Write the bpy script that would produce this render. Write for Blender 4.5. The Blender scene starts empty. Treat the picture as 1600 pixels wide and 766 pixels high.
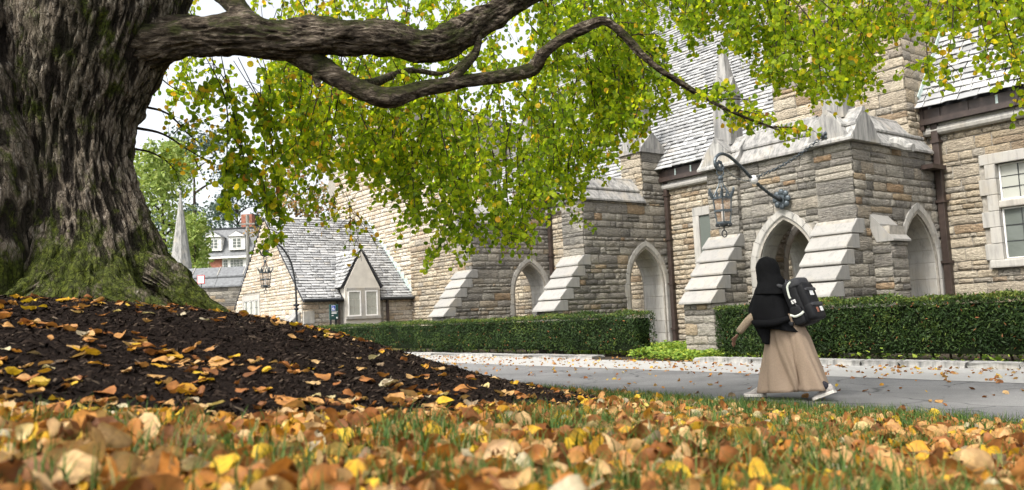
import bpy, bmesh, math, random
import numpy as np
from mathutils import Matrix, Vector

random.seed(11)
rng = np.random.default_rng(11)
sc = bpy.context.scene
COL = sc.collection

# ------------------------------------------------------------------ camera, sky, sun, exposure
FPX = 1245.0                                   # focal length in pixels of the 1600 px wide photo (28 mm)
PITCH = math.atan((494 - 383) / FPX)
ROLL = math.radians(2.65)
CAMZ = 1.12                                    # camera height above the road
CM = Matrix.Rotation(math.pi / 2 + PITCH, 3, 'X') @ Matrix.Rotation(-ROLL, 3, 'Z')
cam_d = bpy.data.cameras.new('camera')
cam_d.sensor_width = 36.0
cam_d.lens = FPX / 1600 * 36.0
cam_d.clip_start = 0.05
cam_d.clip_end = 2000
cam_d.dof.use_dof = True
cam_d.dof.focus_distance = 10.5
cam_d.dof.aperture_fstop = 3.2
cam = bpy.data.objects.new('camera', cam_d)
COL.objects.link(cam)
cam.matrix_world = Matrix.Translation((0, 0, CAMZ)) @ CM.to_4x4()
sc.camera = cam

SUN_EL, SUN_AZ = math.radians(52), math.radians(222)      # azimuth clockwise from +Y: behind the camera, to the left
world = bpy.data.worlds.new('World')
sc.world = world
world.use_nodes = True
wn = world.node_tree.nodes
wl = world.node_tree.links
sky = wn.new('ShaderNodeTexSky')
sky.sky_type = 'NISHITA'
sky.sun_disc = False
sky.sun_elevation = SUN_EL
sky.sun_rotation = SUN_AZ
sky.air_density = 1.0
sky.dust_density = 4.0
sky.ozone_density = 1.0
hsv = wn.new('ShaderNodeHueSaturation')
hsv.inputs['Saturation'].default_value = 0.22            # thin cloud cover: a pale, nearly white sky
wl.new(sky.outputs[0], hsv.inputs['Color'])
wl.new(hsv.outputs[0], wn['Background'].inputs['Color'])
wn['Background'].inputs['Strength'].default_value = 0.125
sun_d = bpy.data.lights.new('sun', 'SUN')
sun_d.energy = 1.5
sun_d.angle = math.radians(14)
sun_d.color = (1.0, 0.95, 0.87)
sun = bpy.data.objects.new('sun', sun_d)
COL.objects.link(sun)
sdir = Vector((math.sin(SUN_AZ) * math.cos(SUN_EL), math.cos(SUN_AZ) * math.cos(SUN_EL), math.sin(SUN_EL)))
sun.rotation_euler = sdir.to_track_quat('Z', 'Y').to_euler()
sun.location = sdir * 60
vs = sc.view_settings
vs.view_transform = 'Standard'
vs.look = 'None'
vs.exposure = 1.5
vs.gamma = 1.0
vs.use_curve_mapping = False
sc.cycles.use_denoising = True
sc.cycles.max_bounces = 7
sc.cycles.transparent_max_bounces = 6

# ------------------------------------------------------------------ frames and helpers
N = Vector((-0.6, 0.8, 0))      # along the chapel, away from the camera to the left
T = Vector((0.8, 0.6, 0))       # into the chapel, away to the right
Z = Vector((0, 0, 1))
C0 = Vector((0, 0, CAMZ))


def W(a, t, z=0.0):
    return N * a + T * t + Z * z


def ray(x, y):
    return CM @ Vector(((x - 800) / FPX, -(y - 383) / FPX, -1))


def at(x, y, d=None, a=None, t=None, z=None):
    r = ray(x, y)
    if d is not None: s = d / r.y
    elif a is not None: s = a / r.dot(N)
    elif t is not None: s = t / r.dot(T)
    else: s = (z - CAMZ) / r.z
    return C0 + r * s


CMI = CM.transposed()


def proj(p):
    q = CMI @ (Vector(p) - C0)
    if q.z > -0.05: return (-9999, -9999, -1)
    return (800 - q.x / q.z * FPX, 383 + q.y / q.z * FPX, -q.z)


def _hash(ix, iy, iz, seed):
    h = (ix * 374761393 + iy * 668265263 + iz * 2147483647 + seed * 974634777) & 0xFFFFFFFF
    h = ((h ^ (h >> 13)) * 1274126177) & 0xFFFFFFFF
    return ((h ^ (h >> 16)) & 0xFFFFFF) / float(0xFFFFFF)


def vnoise(x, y, z=0.0, seed=0):
    x, y, z = np.broadcast_arrays(np.asarray(x, float), np.asarray(y, float), np.asarray(z, float))
    ix, iy, iz = [np.floor(q).astype(np.int64) for q in (x, y, z)]
    fx, fy, fz = x - ix, y - iy, z - iz
    fx, fy, fz = [q * q * (3 - 2 * q) for q in (fx, fy, fz)]
    r = 0
    for dx in (0, 1):
        for dy in (0, 1):
            for dz in (0, 1):
                w = (fx if dx else 1 - fx) * (fy if dy else 1 - fy) * (fz if dz else 1 - fz)
                r = r + w * _hash(ix + dx, iy + dy, iz + dz, seed)
    return r * 2 - 1


def fbm(x, y, z=0.0, o=3, seed=0):
    r, a = 0, 1.0
    for i in range(o):
        r = r + a * vnoise(np.asarray(x) * 2 ** i, np.asarray(y) * 2 ** i, np.asarray(z) * 2 ** i, seed + i)
        a *= 0.5
    return r


def tag(o, label=None, cat=None, group=None, kind=None):
    if label: o['label'] = label
    if cat: o['category'] = cat
    if group: o['group'] = group
    if kind: o['kind'] = kind
    return o


def empty(name, loc, label=None, cat=None, group=None):
    o = bpy.data.objects.new(name, None)
    o.empty_display_size = 0.1
    COL.objects.link(o)
    o.location = loc
    return tag(o, label, cat, group)


def link(o, parent=None):
    COL.objects.link(o)
    if parent is not None:
        o.parent = parent
        if parent.type == 'EMPTY':
            o.matrix_parent_inverse = Matrix.Translation(-Vector(parent.location))
    return o


def obj(name, me, m=None, parent=None, smooth=False):
    o = bpy.data.objects.new(name, me)
    if m is not None and not me.materials:
        me.materials.append(m)
    if smooth:
        me.polygons.foreach_set('use_smooth', [True] * len(me.polygons))
    return link(o, parent)


def pyd(verts, faces):
    me = bpy.data.meshes.new('mesh')
    me.from_pydata([tuple(v) for v in verts], [], faces)
    me.update()
    return me


def npmesh(V, F, rnd=None):
    """V (n,3), F (m,k) with k 3 or 4"""
    V = np.ascontiguousarray(V, dtype=np.float32); F = np.ascontiguousarray(F, dtype=np.int32)
    me = bpy.data.meshes.new('mesh')
    m, k = F.shape
    me.vertices.add(len(V)); me.vertices.foreach_set('co', V.ravel())
    me.loops.add(m * k); me.loops.foreach_set('vertex_index', F.ravel())
    me.polygons.add(m)
    me.polygons.foreach_set('loop_start', np.arange(0, m * k, k, dtype=np.int32))
    me.polygons.foreach_set('loop_total', np.full(m, k, dtype=np.int32))
    if rnd is not None:
        at_ = me.attributes.new('rnd', 'FLOAT', 'POINT')
        at_.data.foreach_set('value', np.ascontiguousarray(rnd, dtype=np.float32))
    me.update(calc_edges=True)
    return me


def merge(variants, mats, idx, rnd):
    """variants: list of (V (n,3), F tris (m,3)); mats (K,4,4)"""
    Vs, Fs, Rs, off = [], [], [], 0
    mats = np.asarray(mats, float); idx = np.asarray(idx); rnd = np.asarray(rnd, float)
    for i, (V, F) in enumerate(variants):
        s = np.nonzero(idx == i)[0]
        if not len(s): continue
        Vh = np.concatenate([V, np.ones((len(V), 1))], 1)
        P = np.einsum('kij,nj->kni', mats[s], Vh)[:, :, :3]
        n = len(V)
        FF = F[None] + (np.arange(len(s)) * n)[:, None, None] + off
        Vs.append(P.reshape(-1, 3)); Fs.append(FF.reshape(-1, F.shape[1])); Rs.append(np.repeat(rnd[s], n)); off += n * len(s)
    return npmesh(np.concatenate(Vs), np.concatenate(Fs), np.concatenate(Rs))


def tri_of(me):
    me.calc_loop_triangles()
    V = np.zeros(len(me.vertices) * 3); me.vertices.foreach_get('co', V)
    F = np.zeros(len(me.loop_triangles) * 3, dtype=np.int32); me.loop_triangles.foreach_get('vertices', F)
    return V.reshape(-1, 3), F.reshape(-1, 3)


def box(c, u, v, w, bev=0.0):
    """box centred at c with half axes u, v, w (vectors)"""
    c, u, v, w = map(Vector, (c, u, v, w))
    P = [c + i * u + j * v + k * w for k in (-1, 1) for j in (-1, 1) for i in (-1, 1)]
    F = [(0, 2, 3, 1), (4, 5, 7, 6), (0, 1, 5, 4), (2, 6, 7, 3), (0, 4, 6, 2), (1, 3, 7, 5)]
    me = pyd(P, F)
    if bev > 0:
        bm = bmesh.new(); bm.from_mesh(me)
        bmesh.ops.recalc_face_normals(bm, faces=bm.faces)
        bmesh.ops.bevel(bm, geom=bm.edges[:], offset=bev, segments=2, profile=0.6, affect='EDGES')
        bm.to_mesh(me); bm.free()
    return me


def abox(a0, a1, t0, t1, z0, z1, bev=0.0):
    return box(W((a0 + a1) / 2, (t0 + t1) / 2, (z0 + z1) / 2), N * (a1 - a0) / 2, T * (t1 - t0) / 2, Z * (z1 - z0) / 2, bev)


def chip(me, off=.012):
    bm = bmesh.new(); bm.from_mesh(me)
    bmesh.ops.bevel(bm, geom=bm.edges[:], offset=off, segments=1, profile=.5, affect='EDGES')
    for v in bm.verts: v.co += Vector((random.uniform(-1, 1), random.uniform(-1, 1), random.uniform(-1, 1))) * off * .35
    bm.to_mesh(me); bm.free()
    return me


def prism(poly, ext):
    """poly: list of Vectors (planar), ext: Vector"""
    n = len(poly)
    V = [Vector(p) for p in poly] + [Vector(p) + ext for p in poly]
    F = [tuple(range(n)), tuple(range(2 * n - 1, n - 1, -1))] + [(i, i + n, (i + 1) % n + n, (i + 1) % n) for i in range(n)]
    me = pyd(V, F)
    bm = bmesh.new(); bm.from_mesh(me)
    bmesh.ops.recalc_face_normals(bm, faces=bm.faces)
    bm.to_mesh(me); bm.free()
    return me


def joinm(meshes):
    V, F, off = [], [], 0
    for me in meshes:
        V += [v.co.copy() for v in me.vertices]
        F += [tuple(i + off for i in p.vertices) for p in me.polygons]
        off = len(V)
    return pyd(V, F)


def spline(pts, n):
    P = np.array([list(p) for p in pts], float)
    P = np.concatenate([[2 * P[0] - P[1]], P, [2 * P[-1] - P[-2]]])
    out = []
    m = len(P) - 3
    for s in np.linspace(0, m, n):
        i = min(int(s), m - 1); f = s - i
        p0, p1, p2, p3 = P[i:i + 4]
        out.append(0.5 * (2 * p1 + (p2 - p0) * f + (2 * p0 - 5 * p1 + 4 * p2 - p3) * f * f + (3 * p1 - p0 - 3 * p2 + p3) * f ** 3))
    return np.array(out)


def tube_arr(P, R, seg=6, rough=None, cap=True):
    P = np.asarray(P, float); n = len(P); R = np.broadcast_to(R, n)
    Tg = np.gradient(P, axis=0); Tg /= np.linalg.norm(Tg, axis=1)[:, None] + 1e-9
    up = np.array([0, 0, 1.0]) if abs(Tg[0][2]) < 0.9 else np.array([1.0, 0, 0])
    A = np.zeros_like(P)
    a = np.cross(Tg[0], up); a /= np.linalg.norm(a)
    for i in range(n):
        a = a - Tg[i] * a.dot(Tg[i]); a /= np.linalg.norm(a) + 1e-9
        A[i] = a
    B = np.cross(Tg, A)
    th = np.linspace(0, 2 * math.pi, seg, endpoint=False)
    rr = R[:, None] * np.ones(seg)[None]
    if rough is not None: rr = rr * (1 + rough(P, th))
    V = P[:, None] + rr[..., None] * (np.cos(th)[None, :, None] * A[:, None] + np.sin(th)[None, :, None] * B[:, None])
    V = V.reshape(-1, 3)
    i, j = np.meshgrid(np.arange(n - 1), np.arange(seg), indexing='ij')
    j2 = (j + 1) % seg
    F = np.stack([i * seg + j, i * seg + j2, (i + 1) * seg + j2, (i + 1) * seg + j], -1).reshape(-1, 4)
    if cap:
        V = np.concatenate([V, P[:1], P[-1:]]); c0, c1 = n * seg, n * seg + 1
        jj = np.arange(seg); j2 = (jj + 1) % seg
        F = np.concatenate([F, np.stack([np.full(seg, c0), j2, jj, jj], -1)[:, [0, 1, 2, 2]], np.stack([np.full(seg, c1), (n - 1) * seg + jj, (n - 1) * seg + j2, j2], -1)[:, [0, 1, 2, 2]]]) if False else F
        V = V[:n * seg]
    return V, F


def tube(P, R, seg=8, n=None, caps=True):
    if n: P = spline(P, n)
    P = np.array([list(p) for p in P], float)
    if np.ndim(R) and n and len(R) != len(P): R = np.interp(np.linspace(0, 1, len(P)), np.linspace(0, 1, len(R)), R)
    V, F = tube_arr(P, R, seg)
    faces = [tuple(f) for f in F]
    if caps:
        k = len(P)
        faces += [tuple(range(seg))[::-1], tuple(range((k - 1) * seg, k * seg))]
    return pyd(V, faces)


def torus(c, ax1, ax2, R, r, n=16, seg=6):
    c, ax1, ax2 = Vector(c), Vector(ax1), Vector(ax2)
    w = ax1.cross(ax2).normalized()
    V, F = [], []
    for i in range(n):
        t = 2 * math.pi * i / n
        d = ax1 * math.cos(t) + ax2 * math.sin(t)
        for j in range(seg):
            p = 2 * math.pi * j / seg
            V.append(c + d * R + d.normalized() * r * math.cos(p) + w * r * math.sin(p))
            F.append((i * seg + j, ((i + 1) % n) * seg + j, ((i + 1) % n) * seg + (j + 1) % seg, i * seg + (j + 1) % seg))
    return pyd(V, F)


def loft(rings, close_top=True, close_bot=True, wrap=True):
    n = len(rings[0])
    V = [p for r in rings for p in r]
    F = []
    for i in range(len(rings) - 1):
        for j in range(n if wrap else n - 1):
            F.append((i * n + j, i * n + (j + 1) % n, (i + 1) * n + (j + 1) % n, (i + 1) * n + j))
    if close_bot: F.append(tuple(range(n))[::-1])
    if close_top: F.append(tuple(range((len(rings) - 1) * n, len(rings) * n)))
    return pyd(V, F)


def ell(c, f, s, u, nf=16, nr=10):
    """ellipsoid"""
    c, f, s, u = map(Vector, (c, f, s, u))
    rings = []
    for i in range(nr):
        ph = math.pi * (i + 0.5) / nr - math.pi / 2
        rings.append([c + u * math.sin(ph) + (f * math.cos(q) + s * math.sin(q)) * math.cos(ph) for q in np.linspace(0, 2 * math.pi, nf, endpoint=False)])
    return loft(rings)


# ------------------------------------------------------------------ materials
MATS = {}


class NT:
    def __init__(s, name):
        s.m = bpy.data.materials.new(name); s.m.use_nodes = True
        s.t = s.m.node_tree; s.b = s.t.nodes['Principled BSDF']; s.out = s.t.nodes['Material Output']

    def n(s, typ, **kw):
        nd = s.t.nodes.new('ShaderNode' + typ)
        for k, v in kw.items():
            if k in nd.inputs: s.set(nd.inputs[k], v)
            else: setattr(nd, k, v)
        return nd

    def set(s, inp, v):
        if isinstance(v, bpy.types.NodeSocket): s.t.links.new(v, inp)
        else:
            if isinstance(v, tuple) and len(v) == 3: v = v + (1,)
            inp.default_value = v

    def p(s, **kw):
        for k, v in kw.items(): s.set(s.b.inputs[k.replace('_', ' ')], v)

    def noise(s, scale, detail=4, vec=None, rough=0.55, dist=0.0):
        nd = s.n('TexNoise'); nd.inputs['Scale'].default_value = scale; nd.inputs['Detail'].default_value = detail
        nd.inputs['Roughness'].default_value = rough; nd.inputs['Distortion'].default_value = dist
        if vec is not None: s.t.links.new(vec, nd.inputs['Vector'])
        return nd.outputs['Fac']

    def pos(s, scale=None):
        g = s.n('NewGeometry').outputs['Position']
        if scale is None: return g
        mp = s.n('Mapping'); s.t.links.new(g, mp.inputs['Vector']); mp.inputs['Scale'].default_value = scale
        return mp.outputs[0]

    def ramp(s, fac, stops, interp='LINEAR'):
        nd = s.n('ValToRGB'); cr = nd.color_ramp; cr.interpolation = interp
        while len(cr.elements) < len(stops): cr.elements.new(0.5)
        for e, (p, c) in zip(cr.elements, stops):
            e.position = p; e.color = tuple(c) + (1,) if len(c) == 3 else c
        s.t.links.new(fac, nd.inputs['Fac'])
        return nd.outputs['Color']

    def mix(s, fac, a, b, blend='MIX'):
        nd = s.n('Mix'); nd.data_type = 'RGBA'; nd.blend_type = blend
        s.set(nd.inputs[0], fac); s.set(nd.inputs[6], a); s.set(nd.inputs[7], b)
        return nd.outputs[2]

    def math(s, op, a, b=0.0, clamp=False):
        nd = s.n('Math'); nd.operation = op; nd.use_clamp = clamp
        s.set(nd.inputs[0], a); s.set(nd.inputs[1], b)
        return nd.outputs[0]

    def mr(s, v, a, b, c=0.0, d=1.0):
        nd = s.n('MapRange'); s.set(nd.inputs[0], v)
        for i, q in zip((1, 2, 3, 4), (a, b, c, d)): nd.inputs[i].default_value = q
        return nd.outputs[0]

    def bump(s, h, strength=0.4, dist=0.02):
        nd = s.n('Bump'); nd.inputs['Strength'].default_value = strength; nd.inputs['Distance'].default_value = dist
        s.t.links.new(h, nd.inputs['Height']); s.t.links.new(nd.outputs[0], s.b.inputs['Normal'])

    def rnd(s, merged):
        if merged:
            nd = s.n('Attribute'); nd.attribute_name = 'rnd'; return nd.outputs['Fac']
        return s.n('ObjectInfo').outputs['Random']

    def translucent(s, col, fac):
        tr = s.n('BsdfTranslucent'); s.set(tr.inputs['Color'], col)
        mx = s.n('MixShader'); s.set(mx.inputs[0], fac)
        s.t.links.new(s.b.outputs[0], mx.inputs[1]); s.t.links.new(tr.outputs[0], mx.inputs[2])
        s.t.links.new(mx.outputs[0], s.out.inputs['Surface'])


def stone_mat(name, stops, merged, stain=0.5):
    k = NT(name)
    r = k.rnd(merged)
    base = k.ramp(r, stops, 'LINEAR')
    P = k.pos()
    fine = k.noise(14, 6, P, 0.65)
    col = k.mix(k.mr(fine, 0.3, 0.75), k.mix(1.0, base, (0.62, 0.60, 0.58), 'MULTIPLY'), k.mix(1.0, base, (1.22, 1.18, 1.12), 'MULTIPLY'))
    band = k.noise(5, 5, k.pos((1, 1, 7)), 0.6)
    col = k.mix(k.mr(band, 0.5, 0.75, 0, 0.35), col, (0.30, 0.26, 0.20))
    big = k.noise(0.9, 5, P, 0.6)
    col = k.mix(k.mr(big, 0.46, 0.66, 0, stain), col, (0.085, 0.083, 0.078))
    lich = k.noise(30, 3, P)
    col = k.mix(k.mr(lich, 0.62, 0.72, 0, 0.35), col, (0.5, 0.48, 0.42))
    k.p(Base_Color=col, Roughness=0.9, Specular_IOR_Level=0.2)
    h = k.math('ADD', k.noise(22, 8, P, 0.7), k.math('MULTIPLY', k.noise(7, 5, k.pos((1, 1, 4)), 0.6), 1.3))
    k.bump(h, 1.0, 0.05)
    return k.m


WARM = [(0.0, (0.28, 0.21, 0.14)), (0.10, (0.42, 0.35, 0.25)), (0.35, (0.54, 0.47, 0.36)), (0.55, (0.42, 0.37, 0.295)), (0.75, (0.58, 0.52, 0.41)), (0.9, (0.32, 0.30, 0.265)), (1.0, (0.38, 0.28, 0.18))]
GREY = [(0.0, (0.12, 0.115, 0.105)), (0.15, (0.25, 0.24, 0.215)), (0.35, (0.36, 0.345, 0.305)), (0.5, (0.28, 0.265, 0.24)), (0.62, (0.18, 0.173, 0.16)), (0.75, (0.40, 0.375, 0.325)), (0.88, (0.32, 0.295, 0.25)), (0.95, (0.35, 0.28, 0.19)), (1.0, (0.30, 0.21, 0.13))]
PALE = [(0.0, (0.48, 0.40, 0.30)), (0.3, (0.64, 0.57, 0.46)), (0.6, (0.72, 0.67, 0.59)), (0.85, (0.62, 0.58, 0.51)), (1.0, (0.56, 0.43, 0.31))]
for nm, st, sn in (('warm', WARM, 0.3), ('grey', GREY, 0.55), ('pale', PALE, 0.06)):
    MATS['stone_' + nm] = stone_mat('stone_' + nm, st, False, sn)
    MATS['stone_' + nm + '_m'] = stone_mat('stone_' + nm + '_joined', st, True, sn)

k = NT('mortar'); P = k.pos()
k.p(Base_Color=k.ramp(k.noise(9, 5, P), [(0.3, (0.20, 0.185, 0.16)), (0.7, (0.37, 0.34, 0.29))]), Roughness=0.95); k.bump(k.noise(40, 4, P), 0.5, 0.01)
MATS['mortar'] = k.m

k = NT('limestone'); P = k.pos()
lc = k.mix(k.mr(k.n('ObjectInfo').outputs['Random'], 0, 1), (0.34, 0.325, 0.295), (0.43, 0.41, 0.37))
st = k.noise(2.2, 6, k.pos((3.5, 3.5, 0.5)), 0.65)
lc = k.mix(k.mr(st, 0.47, 0.68, 0, 0.62), lc, (0.19, 0.187, 0.18))
lc = k.mix(k.mr(k.noise(4.5, 6, k.pos((4, 4, 0.35)), 0.7), 0.55, 0.70, 0, 0.55), lc, (0.13, 0.128, 0.12))
lc = k.mix(k.mr(k.noise(1.3, 5, P, 0.6), 0.52, 0.7, 0, 0.45), lc, (0.36, 0.31, 0.23))
lc = k.mix(k.mr(k.noise(35, 4, P), 0.58, 0.72, 0, 0.4), lc, (0.28, 0.27, 0.25))
k.p(Base_Color=lc, Roughness=0.85); k.bump(k.noise(30, 6, P, 0.7), 0.35, 0.012)
MATS['limestone'] = k.m
MATS['slab'] = k.m.copy(); MATS['slab'].name = 'slab_stone'
for nd in MATS['slab'].node_tree.nodes:
    if nd.type == 'MIX' and tuple(round(v, 3) for v in nd.inputs[6].default_value[:3]) == (.34, .325, .295):
        nd.inputs[6].default_value = (.24, .23, .212, 1); nd.inputs[7].default_value = (.30, .288, .265, 1)

k = NT('coping_stone'); P = k.pos()
lc = k.mix(k.mr(k.n('ObjectInfo').outputs['Random'], 0, 1), (0.27, 0.26, 0.245), (0.36, 0.35, 0.325))
lc = k.mix(k.mr(k.noise(2.0, 6, k.pos((5, 5, 0.55)), 0.68), 0.42, 0.64, 0, 0.85), lc, (0.10, 0.10, 0.098))
lc = k.mix(k.mr(k.noise(1.6, 4, P), 0.55, 0.7, 0, 0.5), lc, (0.40, 0.35, 0.27))
k.p(Base_Color=lc, Roughness=0.85); k.bump(k.noise(26, 6, P, 0.7), 0.35, 0.012)
MATS['coping'] = k.m


def slate_mat(name, merged):
    k = NT(name); P = k.pos()
    c = k.ramp(k.rnd(merged), [(0.0, (0.24, 0.242, 0.245)), (0.4, (0.36, 0.36, 0.358)), (0.7, (0.44, 0.438, 0.43)), (0.9, (0.31, 0.315, 0.315)), (1.0, (0.40, 0.38, 0.35))])
    c = k.mix(k.mr(k.noise(0.7, 5, P), 0.5, 0.75, 0, 0.35), c, (0.17, 0.175, 0.165))
    c = k.mix(k.mr(k.noise(18, 4, P), 0.55, 0.75, 0, 0.4), c, (0.24, 0.24, 0.23))
    k.p(Base_Color=c, Roughness=0.42); k.bump(k.noise(30, 5, P), 0.3, 0.01)
    return k.m


MATS['slate'] = slate_mat('slate', False); MATS['slate_m'] = slate_mat('slate_joined', True)


def plain(name, col, rough=0.7, var=0.25, scale=12, metal=0.0, bump=0.2, bd=0.01):
    spec = 0.06 if rough >= 0.85 else (0.25 if rough >= 0.6 else 0.5)
    k = NT(name); P = k.pos()
    c = k.mix(k.mr(k.noise(scale, 5, P, 0.6), 0.3, 0.7), tuple(x * (1 - var) for x in col), tuple(min(1, x * (1 + var)) for x in col))
    k.p(Base_Color=c, Roughness=rough, Metallic=metal, Specular_IOR_Level=spec)
    if bump: k.bump(k.noise(scale * 3, 4, P), bump, bd)
    MATS[name] = k.m
    return k.m


plain('slate_dark', (0.15, 0.155, 0.16), 0.6, 0.3, 5)
plain('ashlar', (0.58, 0.545, 0.48), 0.85, 0.1, 3)
plain('roof_deck', (0.05, 0.05, 0.055), 0.9)
plain('copper', (0.42, 0.50, 0.47), 0.7, 0.25, 9)
plain('brown_metal', (0.040, 0.027, 0.022), 0.45, 0.35, 6)
plain('iron', (0.07, 0.085, 0.095), 0.4, 0.45, 25, 0.5)
plain('iron_dark', (0.03, 0.033, 0.036), 0.45, 0.4, 25, 0.4)
plain('white_paint', (0.78, 0.77, 0.74), 0.5, 0.05)
plain('brick', (0.30, 0.13, 0.09), 0.85, 0.3, 3)
plain('door_red', (0.18, 0.05, 0.045), 0.5, 0.2)
plain('soil', (0.05, 0.04, 0.03), 0.95, 0.4, 9)
plain('twig', (0.045, 0.035, 0.028), 0.85, 0.4, 30)
plain('black_cloth', (0.009, 0.009, 0.010), 0.85, 0.3, 90, 0, 0.25, 0.003)
plain('beige_cloth', (0.30, 0.225, 0.165), 0.85, 0.08, 60, 0, 0.2, 0.003)
plain('beige_knit', (0.38, 0.29, 0.21), 0.9, 0.25, 90)
plain('skin', (0.24, 0.125, 0.08), 0.5, 0.1)
plain('lips', (0.20, 0.07, 0.06), 0.5, 0.1)
plain('eye_white', (0.7, 0.7, 0.68), 0.3, 0.02)
plain('sneaker', (0.34, 0.31, 0.29), 0.8, 0.3, 40)
plain('sole', (0.62, 0.58, 0.52), 0.7, 0.1)
plain('sock', (0.035, 0.033, 0.04), 0.9, 0.4, 80)
plain('pack_black', (0.010, 0.010, 0.012), 0.6, 0.3, 70)
plain('pack_grey', (0.05, 0.05, 0.055), 0.6, 0.3, 70)
plain('reflective', (0.72, 0.74, 0.66), 0.4, 0.05)
plain('sign_green', (0.012, 0.055, 0.05), 0.5, 0.1)
plain('sign_blue', (0.02, 0.07, 0.42), 0.5, 0.05)
plain('sign_white', (0.8, 0.8, 0.8), 0.5, 0.02)
plain('sign_red', (0.5, 0.03, 0.03), 0.5, 0.02)
plain('blind', (0.62, 0.62, 0.55), 0.8, 0.06, 2)
plain('insulator', (0.7, 0.68, 0.66), 0.5, 0.1)

k = NT('pane_glass'); k.p(Base_Color=(0.12, 0.135, 0.12), Roughness=0.1, Metallic=0.0, Specular_IOR_Level=0.5); k.bump(k.noise(6, 2, k.pos()), 0.15, 0.02); MATS['glass'] = k.m
k = NT('pane_glass_pale'); k.p(Base_Color=(0.36, 0.365, 0.32), Roughness=0.12, Specular_IOR_Level=0.5); k.bump(k.noise(6, 2, k.pos()), 0.15, 0.02); MATS['glass_pale'] = k.m
k = NT('lantern_glass'); k.p(Base_Color=k.ramp(k.noise(9, 4, k.pos()), [(0.35, (0.22, 0.10, 0.04)), (0.65, (0.42, 0.30, 0.20))]), Roughness=0.2, Alpha=0.3); MATS['amber'] = k.m

# bark with moss
k = NT('bark'); P = k.pos()
str_ = k.noise(9, 8, k.pos((3.4, 3.4, 0.9)), 0.72, 0.8)
c = k.ramp(str_, [(0.30, (0.03, 0.023, 0.016)), (0.44, (0.13, 0.104, 0.076)), (0.55, (0.25, 0.207, 0.158)), (0.68, (0.46, 0.415, 0.345))])
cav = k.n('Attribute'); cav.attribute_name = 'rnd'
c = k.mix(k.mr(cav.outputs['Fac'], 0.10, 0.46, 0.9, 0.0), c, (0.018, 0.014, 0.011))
sep = k.n('SeparateXYZ'); k.t.links.new(P, sep.inputs[0])
mossn = k.noise(3.0, 8, k.pos((1.8, 1.8, 0.9)), 0.72)
hgt = k.mr(sep.outputs['Z'], 1.2, 2.3, 0.20, 0.0)
mask = k.mr(k.math('ADD', mossn, hgt), 0.54, 0.64)
mcol = k.ramp(k.noise(22, 8, P, .75), [(0.32, (0.016, 0.022, 0.004)), (0.5, (0.06, 0.08, 0.010)), (0.7, (0.19, 0.215, 0.028))])
dm = k.mr(k.noise(2.2, 6, k.pos((2.2, 2.2, .5)), 0.65), 0.46, 0.62, 0, 0.75)
c = k.mix(dm, c, k.mix(0.5, c, (0.022, 0.026, 0.008)))
c = k.mix(k.math('MULTIPLY', mask, 0.92), c, mcol)
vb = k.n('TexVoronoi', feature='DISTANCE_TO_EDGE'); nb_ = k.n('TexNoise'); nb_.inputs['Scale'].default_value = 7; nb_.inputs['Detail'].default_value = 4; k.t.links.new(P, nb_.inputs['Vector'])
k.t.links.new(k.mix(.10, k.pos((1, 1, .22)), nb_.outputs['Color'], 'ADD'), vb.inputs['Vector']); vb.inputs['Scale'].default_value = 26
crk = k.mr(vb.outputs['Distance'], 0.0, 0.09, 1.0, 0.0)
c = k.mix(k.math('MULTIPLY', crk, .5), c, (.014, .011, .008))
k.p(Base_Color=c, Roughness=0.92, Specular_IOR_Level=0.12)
hh = k.math('ADD', k.math('MULTIPLY', k.math('MULTIPLY', mask, k.noise(45, 6, P, .7)), .9), k.noise(16, 8, k.pos((3, 3, 0.8)), 0.72, 0.5))
hh = k.math('SUBTRACT', k.math('ADD', hh, k.math('MULTIPLY', k.noise(60, 5, P, 0.7), 0.4)), k.math('MULTIPLY', crk, .6))
k.bump(hh, 0.9, 0.05)
MATS['bark'] = k.m

k = NT('limb_bark'); P = k.pos()
str_ = k.noise(9, 8, k.pos((0.9, 2.5, 3.4)), 0.72, 0.7)
c = k.ramp(str_, [(0.38, (0.014, 0.011, 0.008)), (0.5, (0.075, 0.058, 0.043)), (0.6, (0.20, 0.162, 0.12)), (0.72, (0.42, 0.375, 0.31))])
geo = k.n('NewGeometry'); sepn = k.n('SeparateXYZ'); k.t.links.new(geo.outputs['Normal'], sepn.inputs[0])
mm = k.mr(k.math('ADD', k.noise(3.5, 5, P, 0.65), k.math('MULTIPLY', sepn.outputs['Z'], 0.12)), 0.50, 0.62)
c = k.mix(k.math('MULTIPLY', mm, 0.85), c, k.ramp(k.noise(28, 4, P), [(0.3, (0.010, 0.012, 0.004)), (0.7, (0.05, 0.056, 0.014))]))
k.p(Base_Color=c, Roughness=0.92, Specular_IOR_Level=0.12); k.bump(k.math('ADD', k.noise(15, 8, k.pos((0.9, 2.5, 3.2)), 0.72, 0.6), k.math('MULTIPLY', k.noise(60, 4, P), 0.35)), 0.95, 0.05)
MATS['limb_bark'] = k.m


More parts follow.
